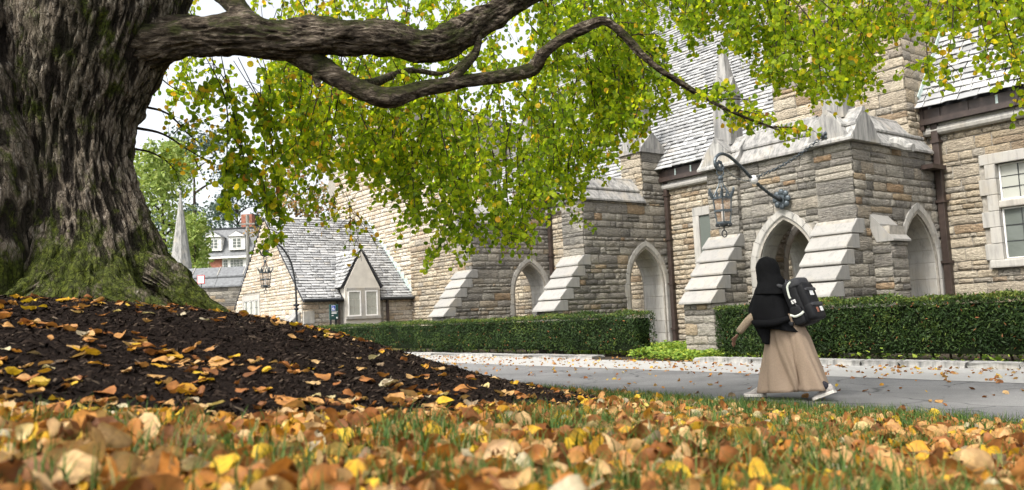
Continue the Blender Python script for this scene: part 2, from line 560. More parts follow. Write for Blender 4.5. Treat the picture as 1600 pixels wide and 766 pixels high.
def leaf_mat(name, stops, merged, trans=0.35, tgain=1.5, rough=0.6, spots=None):
    k = NT(name)
    c = k.ramp(k.rnd(merged), stops)
    P = k.pos()
    c = k.mix(k.mr(k.noise(45, 4, P), 0.35, 0.7), k.mix(1.0, c, (0.72, 0.70, 0.66), 'MULTIPLY'), k.mix(1.0, c, (1.2, 1.18, 1.1), 'MULTIPLY'))
    if spots: c = k.mix(k.mr(k.noise(70, 3, P), 0.60, 0.72, 0, 0.6), c, spots)
    if spots and not merged:
        sx = k.n('SeparateXYZ'); k.t.links.new(k.n('TexCoord').outputs['Object'], sx.inputs[0])
        ax = k.math('ABSOLUTE', sx.outputs['X'])
        rib = k.mr(ax, .008, .022, 1, 0)
        sv = k.math('ABSOLUTE', k.math('SINE', k.math('MULTIPLY', k.math('SUBTRACT', sx.outputs['Y'], k.math('MULTIPLY', ax, .9)), 21)))
        vein = k.math('MAXIMUM', rib, k.math('MULTIPLY', k.mr(sv, 0, .10, 1, 0), .6))
        c = k.mix(k.math('MULTIPLY', vein, .5), c, k.mix(1.0, c, (1.5, 1.45, 1.2), 'MULTIPLY'))
        c = k.mix(k.mr(k.math('ADD', ax, k.math('MULTIPLY', k.noise(9, 4, P), .5)), .55, .75, 0, .55), c, (.14, .065, .03))
    k.p(Base_Color=c, Roughness=rough, Specular_IOR_Level=0.05 if rough > 0.8 else 0.22)
    k.bump(k.noise(80, 3, P), 0.25, 0.004)
    if trans: k.translucent(k.mix(1.0, c, (tgain, tgain, tgain * 0.7), 'MULTIPLY'), trans)
    return k.m


CANOPY = [(0.0, (0.075, 0.14, 0.010)), (0.22, (0.16, 0.25, 0.012)), (0.5, (0.28, 0.365, 0.014)), (0.74, (0.40, 0.43, 0.016)), (0.84, (0.58, 0.47, 0.02)), (0.95, (0.58, 0.36, 0.03)), (0.975, (0.50, 0.20, 0.04)), (1.0, (0.22, 0.09, 0.04))]
FALL = [(0.0, (0.12, 0.05, 0.02)), (0.2, (0.26, 0.10, 0.03)), (0.4, (0.38, 0.17, 0.05)), (0.56, (0.42, 0.25, 0.10)), (0.68, (0.50, 0.34, 0.17)), (0.76, (0.42, 0.18, 0.03)), (0.86, (0.50, 0.29, 0.02)), (0.92, (0.55, 0.37, 0.03)), (0.96, (0.50, 0.45, 0.32)), (1.0, (0.12, 0.06, 0.03))]
MATS['canopy'] = leaf_mat('canopy_leaf', CANOPY, False, 0.6, 2.0)
MATS['canopy_m'] = leaf_mat('canopy_leaves', CANOPY, True, 0.6, 2.0)
MATS['fall_m'] = leaf_mat('fallen_leaves', FALL, True, 0.22, 1.3, 0.6, (0.20, 0.10, 0.05))
FALLC = {'orange': [(0, (0.36, 0.14, 0.03)), (1, (0.46, 0.21, 0.05))], 'brown': [(0, (0.15, 0.06, 0.025)), (1, (0.28, 0.125, 0.05))],
         'yellow': [(0, (0.50, 0.29, 0.02)), (1, (0.58, 0.39, 0.03))], 'tan': [(0, (0.42, 0.26, 0.11)), (1, (0.52, 0.36, 0.19))],
         'pale': [(0, (0.44, 0.37, 0.24)), (1, (0.50, 0.44, 0.31))]}
for q, s_ in FALLC.items(): MATS['fall_' + q] = leaf_mat('fallen_leaf_' + q, s_, False, 0.22, 1.3, 0.6, (0.20, 0.10, 0.05))
MATS['grass'] = leaf_mat('grass_blades', [(0, (0.022, 0.06, 0.010)), (0.5, (0.05, 0.105, 0.016)), (0.88, (0.10, 0.15, 0.03)), (1, (0.26, 0.22, 0.09))], True, 0.25, 1.3, 0.6)
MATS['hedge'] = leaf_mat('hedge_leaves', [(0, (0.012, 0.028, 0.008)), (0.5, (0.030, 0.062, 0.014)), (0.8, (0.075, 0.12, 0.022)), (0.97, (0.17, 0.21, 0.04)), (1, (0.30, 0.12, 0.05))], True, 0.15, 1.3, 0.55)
MATS['ivy'] = leaf_mat('ground_cover_leaves', [(0, (0.10, 0.19, 0.03)), (0.6, (0.22, 0.33, 0.05)), (1, (0.36, 0.42, 0.07))], True, 0.35, 1.5)
MATS['tree_light'] = leaf_mat('willow_leaves', [(0, (0.17, 0.25, 0.06)), (0.6, (0.28, 0.37, 0.10)), (1, (0.42, 0.48, 0.17))], True, 0.35, 1.4)
MATS['tree_blue'] = leaf_mat('spruce_needles', [(0, (0.05, 0.09, 0.075)), (0.6, (0.10, 0.15, 0.125)), (1, (0.18, 0.235, 0.20))], True, 0.2, 1.2)
MATS['tree_fall'] = leaf_mat('autumn_leaves', [(0, (0.10, 0.14, 0.04)), (0.4, (0.26, 0.24, 0.08)), (0.75, (0.42, 0.26, 0.10)), (1, (0.36, 0.15, 0.08))], True, 0.35, 1.4)
MATS['mulch_chip'] = leaf_mat('mulch_chips', [(0, (0.005, 0.0035, 0.003)), (0.6, (0.016, 0.011, 0.009)), (0.95, (0.04, 0.029, 0.023)), (1, (0.13, 0.10, 0.075))], True, 0, 1, 0.85)

k = NT('mulch'); P = k.pos()
k.p(Base_Color=k.ramp(k.noise(60, 6, P, 0.7), [(0.3, (0.006, 0.004, 0.003)), (0.6, (0.022, 0.015, 0.012)), (0.8, (0.05, 0.036, 0.028))]), Roughness=0.95, Specular_IOR_Level=0.05); k.bump(k.noise(70, 6, P, 0.75), 1.0, 0.03); MATS['mulch'] = k.m
k = NT('lawn'); P = k.pos()
k.p(Base_Color=k.ramp(k.noise(25, 6, P, 0.7), [(0.3, (0.03, 0.022, 0.012)), (0.5, (0.05, 0.06, 0.018)), (0.7, (0.08, 0.085, 0.03))]), Roughness=0.95); k.bump(k.noise(50, 5, P), 0.8, 0.02); MATS['lawn'] = k.m
ROADT = 7.72
k = NT('asphalt'); P = k.pos()
c = k.ramp(k.noise(140, 3, P, 0.8), [(0.3, (0.12, 0.118, 0.115)), (0.62, (0.22, 0.217, 0.212)), (0.8, (0.36, 0.355, 0.345))])
c = k.mix(k.mr(k.noise(28, 6, P, .8), .4, .7, 0, .35), c, (.10, .10, .102))
c = k.mix(k.mr(k.noise(0.8, 5, k.pos((1, 1, 1)), 0.6), 0.40, 0.60, 0, 0.6), c, (0.10, 0.099, 0.097))
dt_ = k.n('VectorMath', operation='DOT_PRODUCT'); k.t.links.new(P, dt_.inputs[0]); dt_.inputs[1].default_value = (.8, .6, 0)
ed = k.math('ADD', dt_.outputs['Value'], k.math('MULTIPLY', k.noise(3.5, 5, P, .65), .9))
c = k.mix(k.mr(ed, ROADT + .75, ROADT + 1.5, .85, 0), c, k.ramp(k.noise(110, 3, P, .8), [(.35, (.045, .045, .048)), (.7, (.13, .13, .132))]))
vor = k.n('TexVoronoi', feature='DISTANCE_TO_EDGE'); nz_ = k.n('TexNoise'); nz_.inputs['Scale'].default_value = 1.7; nz_.inputs['Detail'].default_value = 6; k.t.links.new(P, nz_.inputs['Vector'])
k.t.links.new(k.mix(0.45, P, nz_.outputs['Color'], 'ADD'), vor.inputs['Vector']); vor.inputs['Scale'].default_value = 0.8
crk = k.math('MULTIPLY', k.mr(vor.outputs['Distance'], 0.0, 0.017, 1.0, 0.0), k.mr(k.noise(0.6, 4, P), 0.42, 0.52))
c = k.mix(k.math('MULTIPLY', crk, 0.85), c, (0.02, 0.02, 0.02))
k.p(Base_Color=c, Roughness=0.8); k.bump(k.math('SUBTRACT', k.noise(160, 3, P), crk), 0.5, 0.012); MATS['asphalt'] = k.m
k = NT('concrete'); P = k.pos()
c = k.ramp(k.noise(60, 5, P, 0.7), [(0.3, (0.27, 0.265, 0.25)), (0.7, (0.39, 0.38, 0.36))])
c = k.mix(k.mr(k.noise(1.1, 5, P), 0.5, 0.75, 0, 0.4), c, (0.25, 0.245, 0.23))
k.p(Base_Color=c, Roughness=0.85); k.bump(k.noise(90, 4, P), 0.4, 0.01); MATS['concrete'] = k.m

# ------------------------------------------------------------------ ground
TREE = at(150, 480, d=6.5); TX, TY = TREE.x, TREE.y
BED_R = 4.42
ROAD0, ROAD1, KERB = 7.72, 10.95, 12.85


def sstep(e0, e1, x):
    q = np.clip((np.asarray(x, float) - e0) / (e1 - e0), 0, 1)
    return q * q * (3 - 2 * q)


def gz(x, y):
    x = np.asarray(x, float); y = np.asarray(y, float)
    t = 0.8 * x + 0.6 * y; a = -0.6 * x + 0.8 * y
    tt = np.clip(t, -6, ROAD0 - 0.1)
    base = 0.85 - 0.1118 * tt
    base = np.where(t > ROAD0 - 0.1, 0.0, np.maximum(base - 0.0, 0.0))
    rho = np.hypot(x - TX, y - TY) * (1 + 0.05 * np.sin(3 * np.arctan2(y - TY, x - TX) + 1))
    bump = 0.58 * sstep(5.0, 0.9, rho) * (0.55 + 0.45 * sstep(4.6, 1.6, rho))
    bump = bump * (1 - sstep(6.2, 7.4, t))
    return base + bump + np.where(t < ROAD0 - 0.2, 0.012 * fbm(x * 1.7, y * 1.7, 0, 2, 5), 0)


def bed_edge(x, y):
    """>0 inside the mulch bed"""
    th = np.arctan2(np.asarray(y) - TY, np.asarray(x) - TX)
    r = BED_R - .28 * np.exp(-((th + .12) / .5) ** 2) + 0.10 * np.sin(3 * th) + 0.07 * np.sin(7 * th + 1) + 0.05 * np.sin(13 * th)
    return r - np.hypot(np.asarray(x) - TX, np.asarray(y) - TY)


def axis(fine0, fine1, step, far):
    v = list(np.arange(fine0, fine1, step)); s = step; x = fine1
    while x < far: v.append(x); s *= 1.35; x += s
    s = step; x = fine0; lo = []
    while x > -far: s *= 1.35; x -= s; lo.append(x)
    return np.array(lo[::-1] + v)


ax_a = axis(-6, 12, 0.11, 700); ax_t = axis(-6, 7.6, 0.11, 700)
ax_t = np.unique(np.concatenate([ax_t[ax_t < 7.55], [7.6, 7.72], ax_t[ax_t > 7.9]]))
A_, T_ = np.meshgrid(ax_a, ax_t, indexing='ij')
X_ = -0.6 * A_ + 0.8 * T_; Y_ = 0.8 * A_ + 0.6 * T_
Z_ = gz(X_, Y_) - 0.012
Vg = np.stack([X_, Y_, Z_], -1).reshape(-1, 3)
na, ntt = A_.shape
i, j = np.meshgrid(np.arange(na - 1), np.arange(ntt - 1), indexing='ij')
Fg = np.stack([i * ntt + j, i * ntt + j + 1, (i + 1) * ntt + j + 1, (i + 1) * ntt + j], -1).reshape(-1, 4)
g = obj('ground', npmesh(Vg, Fg[:, ::-1]), MATS['lawn'], None, True); tag(g, 'grassy ground sloping down from the tree to the road', 'ground', kind='structure')

# mulch bed: polar sheet over the mound
nr, nth = 60, 220
rr = np.linspace(0.3, 1.0, nr); th = np.linspace(0, 2 * math.pi, nth, endpoint=False)
edge = bed_edge(TX + 1e-3 * np.cos(th), TY + 1e-3 * np.sin(th)) + 1e-3
RR = rr[:, None] * edge[None]; X_ = TX + RR * np.cos(th); Y_ = TY + RR * np.sin(th)
Zm = gz(X_, Y_) + 0.006 + 0.030 * np.minimum(1, (1 - rr[:, None]) * 9) + 0.012 * fbm(X_ * 6, Y_ * 6, 0, 3, 9)
Zm[-1] -= 0.05
Vm = np.stack([X_, Y_, Zm], -1).reshape(-1, 3)
i, j = np.meshgrid(np.arange(nr - 1), np.arange(nth), indexing='ij'); j2 = (j + 1) % nth
Fm = np.stack([i * nth + j, (i + 1) * nth + j, (i + 1) * nth + j2, i * nth + j2], -1).reshape(-1, 4)
o = obj('mulch_bed', npmesh(Vm, Fm), MATS['mulch'], None, True); tag(o, 'dark brown mulch mound around the base of the big tree', 'mulch', kind='structure')


def bedz(x, y):
    q = np.clip(bed_edge(x, y) / BED_R, 0, 1)
    return gz(x, y) + 0.006 + 0.030 * np.minimum(1, q * 9) + 0.012 * fbm(np.asarray(x) * 6, np.asarray(y) * 6, 0, 3, 9)


def strip(name, t0, t1, z, m, a0=-40, a1=120, step=1.0, wob=0.0):
    aa = np.arange(a0, a1 + step, step)
    V, F = [], []
    for i, a in enumerate(aa):
        w0 = wob * float(vnoise(a * 2.3, 3.3)) + wob * 0.5 * float(vnoise(a * 7, 9.1))
        V += [W(a, t0 + w0, z), W(a, t1, z)]
        if i: F.append((2 * i - 2, 2 * i - 1, 2 * i + 1, 2 * i))
    return obj(name, pyd(V, F), m)


o = strip('road', ROAD0 - 0.06, ROAD1, 0.004, MATS['asphalt'], -30, 90, 0.1, 0.05); tag(o, 'grey cracked asphalt road running past the hedges', 'road', kind='structure')
o = strip('pavement', ROAD1 - 0.02, KERB + 0.02, 0.009, MATS['concrete'], -30, 90, 0.5); tag(o, 'pale concrete strip between the road and the kerb', 'pavement', kind='structure')
o = strip('garden_bed', KERB + 0.1, 19.0, 0.010, MATS['soil'], -30, 90); tag(o, 'dark planting bed between kerb and chapel', 'planting bed', kind='structure')

# kerb stones
krb = empty('kerb', W(8, KERB, 0)); tag(krb, 'weathered pale kerb stones along the pavement', 'kerb', kind='structure')
kerb_meshes = []
for q in range(5):
    me = box((0, 0, 0), (0.5, 0, 0), (0, 0.5, 0), (0, 0, 0.5))
    bm = bmesh.new(); bm.from_mesh(me); bmesh.ops.recalc_face_normals(bm, faces=bm.faces)
    bmesh.ops.subdivide_edges(bm, edges=bm.edges[:], cuts=1)
    for v in bm.verts: v.co += Vector((random.uniform(-.04, .04), random.uniform(-.07, .07), random.uniform(-.09, .09)))
    bm.to_mesh(me); bm.free(); me.materials.append(MATS['coping']); kerb_meshes.append(me)


def kerb_run(a0, a1, h, w, l0, l1):
    a = a0
    while a < a1:
        L = random.uniform(l0, l1)
        o = bpy.data.objects.new('kerb_stone', random.choice(kerb_meshes))
        m = Matrix.Identity(4)
        for r_ in range(3):
            m[r_][0] = N[r_] * (L - 0.03); m[r_][1] = T[r_] * w; m[r_][2] = Z[r_] * h
            m[r_][3] = W(a + L / 2, KERB + w / 2 + random.uniform(-.02, .02), h / 2 - 0.015)[r_]
        link(o, krb); o.matrix_basis = m
        a += L


kerb_run(-4, 10.45, 0.115, 0.24, 0.5, 1.1)
kerb_run(14.2, 30, 0.10, 0.42, 0.9, 1.8)

# ------------------------------------------------------------------ masonry helpers
STONES = []
for q in range(12):
    nx, ny = 5, 4
    V, F = [], []
    for j in range(ny):
        for i in range(nx):
            u, v = i / (nx - 1) - .5, j / (ny - 1) - .5
            e = (i in (0, nx - 1)) or (j in (0, ny - 1))
            ju, jv = random.uniform(-.022, .022), random.uniform(-.07, .07)
            w = random.uniform(0.35, 0.7) if e else random.uniform(0.5, 1.15)
            V.append(((u + ju) * 0.985, (v + jv) * 0.93, w))
    for j in range(ny - 1):
        for i in range(nx - 1):
            b = j * nx + i
            F += [(b, b + 1, b + nx + 1), (b, b + nx + 1, b + nx)] if random.random() < .5 else [(b, b + 1, b + nx), (b + 1, b + nx + 1, b + nx)]
    rim = [i for i in range(nx)] + [j * nx + nx - 1 for j in range(1, ny)] + [(ny - 1) * nx + i for i in range(nx - 2, -1, -1)] + [j * nx for j in range(ny - 2, 0, -1)]
    n0 = len(V)
    V += [(V[i][0], V[i][1], -0.7) for i in rim]
    for i in range(len(rim)):
        p, r_ = rim[i], rim[(i + 1) % len(rim)]
        F += [(p, n0 + i, n0 + (i + 1) % len(rim)), (p, n0 + (i + 1) % len(rim), r_)]
    STONES.append((np.array(V), np.array(F)))


class Pieces:
    """a pool of alike pieces of one thing: the 300 that show largest become parts, the rest one joined part"""

    def __init__(s, variants, name, joined):
        s.v, s.name, s.joined = variants, name, joined
        s.items = []
        s.meshes = {}

    def add(s, mat4, idx, key):
        s.items.append((mat4, idx, key))

    def mesh(s, idx, key):
        if (idx, key) not in s.meshes:
            V, F = s.v[idx]
            me = npmesh(V, F); me.materials.append(MATS[key]); s.meshes[(idx, key)] = me
        return s.meshes[(idx, key)]

    def build(s, parent_of, limit=300):
        sc_ = []
        for n, (m, i, key) in enumerate(s.items):
            c = Vector((m[0][3], m[1][3], m[2][3])); x, y, d = proj(c)
            vis = -30 < x < 1630 and -30 < y < 800 and d > 0
            sz = Vector((m[0][0], m[1][0], m[2][0])).length * Vector((m[0][1], m[1][1], m[2][1])).length / max(d, .1) ** 2 if d > 0 else 0
            sc_.append((sz + (1000 if vis else 0), n))
        sc_.sort(reverse=True)
        rest = {}
        for r_, (_, n) in enumerate(sc_):
            m, i, key = s.items[n]
            if r_ < limit:
                o = bpy.data.objects.new(s.name, s.mesh(i, key)); link(o, parent_of[key]); o.matrix_basis = Matrix(m)
            else: rest.setdefault(key, []).append(n)
        for key, ns in rest.items():
            me = merge(s.v, [np.array(s.items[n][0]) for n in ns], [s.items[n][1] for n in ns], rng.random(len(ns)))
            tag(obj(s.joined, me, MATS[key + '_m'], parent_of[key]), kind='stuff')


def mat_cols(u, v, w, p):
    return [[u[0], v[0], w[0], p[0]], [u[1], v[1], w[1], p[1]], [u[2], v[2], w[2], p[2]], [0, 0, 0, 1]]


def lay(pool, key, org, U, Wn, u0, u1, v0, v1, blocked=None, span=None, hmin=0.10, hmax=0.31, depth=0.05, lmin=1.0, lmax=3.8):
    """coursed rubble on the plane org + u U + v Z facing Wn"""
    v = v0
    while v < v1 - 0.03:
        h = hmin + (hmax - hmin) * random.random() ** 1.25
        if v + h > v1 - hmin * 0.6: h = v1 - v
        vm = v + h / 2
        a, b = (u0, u1) if span is None else span(vm, h)
        ivs = [(a, b)]
        if blocked:
            for (c, d) in blocked(v, v + h):
                nv = []
                for (p, q) in ivs:
                    if d <= p or c >= q: nv.append((p, q)); continue
                    if c > p: nv.append((p, c))
                    if d < q: nv.append((d, q))
                ivs = nv
        for (p, q) in ivs:
            if q - p < 0.05: continue
            x = p
            while x < q - 1e-4:
                L = h * random.uniform(lmin, lmax)
                if q - x - L < h * 1.1: L = q - x
                L = min(L, 1.15) if q - x > 1.5 else L
                # sometimes two thin stones in one course
                parts = [(v, h)] if (random.random() > 0.12 or h < 0.2) else [(v, h * .5), (v + h * .5, h * .5)]
                for (vv, hh) in parts:
                    p0 = org + U * (x + L / 2) + Z * (vv + hh / 2)
                    fl = 1 if random.random() < .5 else -1
                    pool.add(mat_cols(U * (L - 0.014) * 1, Z * (hh - 0.012), Wn * depth, p0), random.randrange(12), key)
                x += L
        v += h


def arch_pts(cx, w, R, spring, n=10):
    """half arc from right springing to apex, pointed arch with half width w"""
    c = R - w
    th = math.acos(c / R)
    return [(cx - c + R * math.cos(q), spring + R * math.sin(q)) for q in np.linspace(0, th, n)]


def arch_half(v, w, R, spring):
    if v <= spring: return w
    c = R - w; q = R * R - (v - spring) ** 2
    if q <= 0: return None
    x = math.sqrt(q) - c
    return x if x > 0 else None


def arch_wall(name, thing, org, U, Wn, u0, u1, z1, th, cx, spring=1.9, wi=0.72, ring=0.23, Ro=1.434, mat='mortar'):
    """backing wall with a pointed opening; front plane at org, thickness th to the back (-Wn)"""
    Ri = Ro - ring
    R_ = arch_pts(cx, wi, Ri, spring); L_ = [(2 * cx - u, v) for u, v in R_][::-1]
    poly = [(u0, -0.1), (cx - wi, -0.1)] + L_[::-1][:0] + [(2 * cx - u, v) for u, v in R_] + R_[::-1][1:] + [(cx + wi, -0.1), (u1, -0.1), (u1, z1), (u0, z1)]
    P = [org + U * u + Z * v for u, v in poly]
    return obj(name, prism(P, -Wn * th), MATS[mat], thing)


def voussoirs(parent, org, U, Wn, th, cx, spring=1.9, ring=0.23, Ro=1.434, wo=0.95, proud=0.035, ns=5, jambs=5, ch=0.09):
    """limestone arch ring through the whole wall thickness, one piece per block"""
    Ri = Ro - ring; c = Ro - wo
    thm = math.acos(c / Ro)
    prof = [(Ro, proud), (Ri + ch, proud), (Ri - 0.012, proud - ch), (Ri - 0.012, -th + ch - proud), (Ri + ch, -th - proud), (Ro, -th - proud)]
    for sgn in (1, -1):
        for s in range(ns):
            g0, g1 = 0.004, 0.004
            q0, q1 = thm * s / ns + g0, thm * (s + 1) / ns - (g1 if s < ns - 1 else 0)
            rings = []
            for q in np.linspace(q0, q1, 4):
                rg = []
                for (R, w) in prof:
                    if s == ns - 1 and q == q1 or True:
                        qq = min(q, math.acos(min(1, c / R)))
                    u = -c + R * math.cos(qq); v = spring + R * math.sin(qq)
                    rg.append(org + U * (cx + sgn * u) + Z * v + Wn * w)
                rings.append(rg if sgn > 0 else rg[::-1])
            obj('voussoir', loft(rings), MATS['limestone'], parent)
        for s in range(jambs):
            v0, v1 = spring * s / jambs + 0.004, spring * (s + 1) / jambs - 0.004
            ro = random.choice((0.0, 0.05))
            pr = [(wo + ro, proud), (wo - ring + ch, proud), (wo - ring - 0.012, proud - ch), (wo - ring - 0.012, -th + ch - proud), (wo - ring + ch, -th - proud), (wo + ro, -th - proud)]
            P = [org + U * (cx + sgn * u) + Z * v0 + Wn * w for u, w in pr]
            obj('jamb_stone', chip(prism(P, Z * (v1 - v0)), .008), MATS['limestone'], parent)


def arch_block(cx, wo=0.93, Ro=1.434, spring=1.9):
    def f(v0, v1):
        h = arch_half(v0, wo, Ro, spring)
        return [] if h is None else [(cx - h, cx + h)]
    return f


NAVE = 19.1            # outer face of the chapel wall
COPZ, RIDGEZ = 4.42, 5.22


def weathering(parent, a0, a1, t_out=14.3, t_in=15.5, z0=1.2, z1=2.82, n=5):
    """sloped limestone slabs on the outer end of a buttress"""
    dt, dz = (t_in - t_out) / n, (z1 - z0) / n
    for s in range(n):
        t, z = t_out + s * dt - 0.03, z0 + s * dz
        pr = [(t - .05, z + 0.0), (t - .05, z + 0.05), (t + dt * 0.90, z + dz - 0.022), (t + dt + 0.24, z + dz - 0.022), (t + dt + 0.24, z + 0.0)]
        ov = 0.05
        P = [W(a0 - ov, tt, zz) for tt, zz in pr]
        obj('weathering_slab', chip(prism(P, N * (a1 - a0 + 2 * ov))), MATS['slab'], parent)


def coping_run(parent, fn, u0, u1, half, z0, z1, lip=0.1, piece=0.85, sides=(-1, 1)):
    """two sloping courses each side and a round ridge; fn(u, x, z) -> world, x across the wall from its centre line"""
    zm = z0 + (z1 - z0) * 0.46; xm = (half + lip) * 0.56
    u = u0
    while u < u1 - 0.05:
        L = piece if u1 - u > piece * 1.5 else u1 - u
        for sgn in sides:
            lo = [(half + lip, z0), (half + lip, z0 + 0.05), (xm - 0.02, zm + 0.02), (xm - 0.12, zm - 0.05), (half * 0.4, z0)]
            hi = [(xm + 0.035, zm + 0.005), (xm + 0.035, zm + 0.05), (0.05, z1 - 0.02), (0.0, z1 - 0.10), (xm - 0.1, zm - 0.05)]
            for pr in (lo, hi):
                P = [fn(u + 0.004, sgn * x, z) for x, z in pr]
                obj('coping_stone', prism(P, fn(u + L - 0.004, 0, 0) - fn(u + 0.004, 0, 0)), MATS['coping'], parent)
        u += L
    obj('ridge_roll', tube([fn(u0, 0, z1 - 0.03), fn(u1, 0, z1 - 0.03)], 0.065, 8), MATS['coping'], parent)


def pinnacle(parent, a, t, z0, zs, z1, w):
    """square shaft with gablets and a tall spire"""
    h = w / 2
    fn = lambda x, y, z: W(a + x, t + y, z)
    obj('pinnacle_shaft', prism([fn(-h, -h, z0), fn(h, -h, z0), fn(h, h, z0), fn(-h, h, z0)], Z * (zs - z0)), MATS['coping'], parent)
    g = h * 1.12
    for (dx, dy) in ((0, -1), (-1, 0), (1, 0), (0, 1)):
        ex = Vector((dy, dx)) if False else None
        ux, uy = (1, 0) if dx == 0 else (0, 1)
        P = [fn(dx * g + ux * -g, dy * g + uy * -g, zs - 0.12), fn(dx * g + ux * g, dy * g + uy * g, zs - 0.12), fn(dx * g, dy * g, zs + w * 0.75)]
        obj('gablet', prism(P, (W(-dx * g * .8, -dy * g * .8, 0))), MATS['coping'], parent)
    sp = obj('spire', loft([[fn(i * h * .86, j * h * .86, zs) for i, j in ((-1, -1), (1, -1), (1, 1), (-1, 1))], [fn(i * .03, j * .03, z1) for i, j in ((-1, -1), (1, -1), (1, 1), (-1, 1))]]), MATS['coping'], parent)
    obj('finial', ell(fn(0, 0, z1 + .03), N * .06, T * .06, Z * .07, 8, 6), MATS['coping'], parent)


def buttress(thing, pool, a0, th, wallpart, key='stone_grey', inner=NAVE, pier=None, arch_c=18.05):
    a1 = a0 + th
    org = W(a0, 0, 0); U = T; Wn = -N
    arch_wall('buttress_core', thing, org, U, Wn, 15.5, inner, COPZ, th, arch_c)
    # outer stepped block
    P = [W(a0 + .004, t, z) for t, z in ((14.37, -.1), (15.5, -.1), (15.5, 2.8), (15.42, 2.8), (14.37, 1.2))]
    obj('buttress_foot', prism(P, N * (th - .008)), MATS['mortar'], thing)
    voussoirs(thing, org, U, Wn, th, arch_c)

    def span(v, h):
        if v < 1.2: lo = 14.37
        elif v < 2.82: lo = 14.3 + (v - h * .5 - 1.2) / 1.62 * 1.2 + 0.33
        else: lo = 15.5
        return (lo, inner)
    for (z0, z1) in ((0, 1.2), (1.2, 2.8), (2.8, COPZ)):
        lay(pool, key, org, U, Wn, 14.37, inner, z0, z1, arch_block(arch_c), span)
    # outward faces
    lay(pool, key, W(a1, 14.37, 0), -N, -T, 0, th + .03, 0, 1.2)
    lay(pool, key, W(a1, 15.5, 0), -N, -T, 0, th + .03, 2.8, COPZ)
    weathering(thing, a0, a1)
    am = (a0 + a1) / 2
    return am


# ------------------------------------------------------------------ free-standing buttress walls
def make_buttress(a0, th, label, zcap, zpin):
    th_ = empty('buttress_wall', W(a0 + th / 2, 17, 0), label, 'buttress', 'buttress walls beside the chapel')
    wp = th_
    pool = Pieces(STONES, 'stone', 'stonework')
    am = buttress(th_, pool, a0, th, wp)
    coping_run(th_, lambda u, x, z: W(am + x, u, z), 15.38, 18.1, th / 2, COPZ, RIDGEZ)
    # the pier against the chapel wall
    obj('pier_core', abox(a0 + .02, a0 + th - .02, 18.12, NAVE + .3, COPZ - .05, zcap), MATS['mortar'], th_)
    lay(pool, 'stone_grey', W(a0, 0, 0), T, -N, 18.1, NAVE, COPZ, zcap)
    lay(pool, 'stone_warm', W(a0 + th, 18.1, 0), -N, -T, 0, th, COPZ + 0.2, zcap)
    c = [W(a0 - .1, 18.0, zcap), W(a0 + th + .1, 18.0, zcap), W(a0 + th + .1, NAVE + .2, zcap), W(a0 - .1, NAVE + .2, zcap)]
    obj('pier_cap', prism(c, Z * .12), MATS['coping'], th_)
    tm = (18.1 + NAVE) / 2
    q = [W(a0 - .06, 18.05, zcap + .12), W(a0 + th + .06, 18.05, zcap + .12), W(a0 + th / 2, 18.05, zcap + .7)]
    obj('gablet', prism(q, T * 1.1), MATS['coping'], th_)
    q = [W(a0 - .06, 18.05, zcap + .122), W(a0 - .06, NAVE + .1, zcap + .122), W(a0 - .06, tm, zcap + .69)]
    obj('gablet', prism(q, N * (th + .12)), MATS['coping'], th_)
    pinnacle(th_, am, tm, zcap + .3, zcap + 1.7, zpin, 0.5)
    pool.build({'stone_grey': th_, 'stone_warm': th_})
    return th_


make_buttress(17.2, 0.9, 'rubble stone buttress wall with pointed arch, nearer one beside the hedge end', 6.05, 9.3)
make_buttress(23.05, 0.9, 'farther rubble stone buttress wall with pointed arch, left of the downpipe', 5.8, 9.2)

# ------------------------------------------------------------------ porch
B0, B1, BT = 8.8, 11.72, 0.85
porch = empty('chapel_porch', W(10.7, 16, 0), 'grey stone porch with pointed arches and pale weathering slabs behind the person', 'porch')
pool = Pieces(STONES, 'stone', 'stonework')
for a0 in (B0, B1):
    buttress(porch, pool, a0, BT, porch)
pc = (B0 + BT + B1) / 2 - 0.08            # arch centre of the front wall
# front wall of the porch at t = 15.62
FT = 15.62
org = W(0, FT, 0); U = -N; Wn = -T
arch_wall('front_wall', porch, org, U, Wn, -B1 - .01, -(B0 + BT) + .01, COPZ, 0.6, -pc)
voussoirs(porch, org, U, Wn, 0.6, -pc)
lay(pool, 'stone_grey', org, U, Wn, -B1, -(B0 + BT), 0, COPZ, arch_block(-pc))
fm = FT + 0.3
coping_run(porch, lambda u, x, z: W(-u, fm + x, z), -B1 + .1, -(B0 + BT) - .1, 0.3, COPZ, RIDGEZ - .02, 0.14)
for a0 in (B0, B1):
    am = a0 + BT / 2
    coping_run(porch, lambda u, x, z: W(am + x, u, z), 16.4, 18.9, BT / 2, COPZ, RIDGEZ)
    # four-gabled cap over the corner pier
    for (fn, e) in ((lambda u, x, z: W(am + x, u, z), (15.36, 16.44)), (lambda u, x, z: W(am - 15.9 + u, 15.9 + x, z), (15.9 - BT / 2 - .14, 15.9 + BT / 2 + .14))):
        hf = BT / 2 + .02 if fn(0, 0, 0) == W(am, 0, 0) else 0.5
        coping_run(porch, fn, e[0], e[1], hf, COPZ + (.004 if hf == .5 else 0), 5.14 + (.01 if hf == .5 else 0), 0.1, 2.0)
        z0 = COPZ + .01
        for uu, sg in ((e[0] - .004, 1), (e[1] + .004, -1)):
            P = [fn(uu, -hf - .08, z0), fn(uu, hf + .08, z0), fn(uu, hf * .62, z0 + .40), fn(uu, 0.10, 5.02), fn(uu, -0.10, 5.02), fn(uu, -hf * .62, z0 + .40)]
            obj('gable_stone', prism(P, (fn(uu + sg * .12, 0, 0) - fn(uu, 0, 0))), MATS['coping'], porch)
    pinnacle(porch, am, 15.9, 5.0, 6.35, 7.6, 0.48)
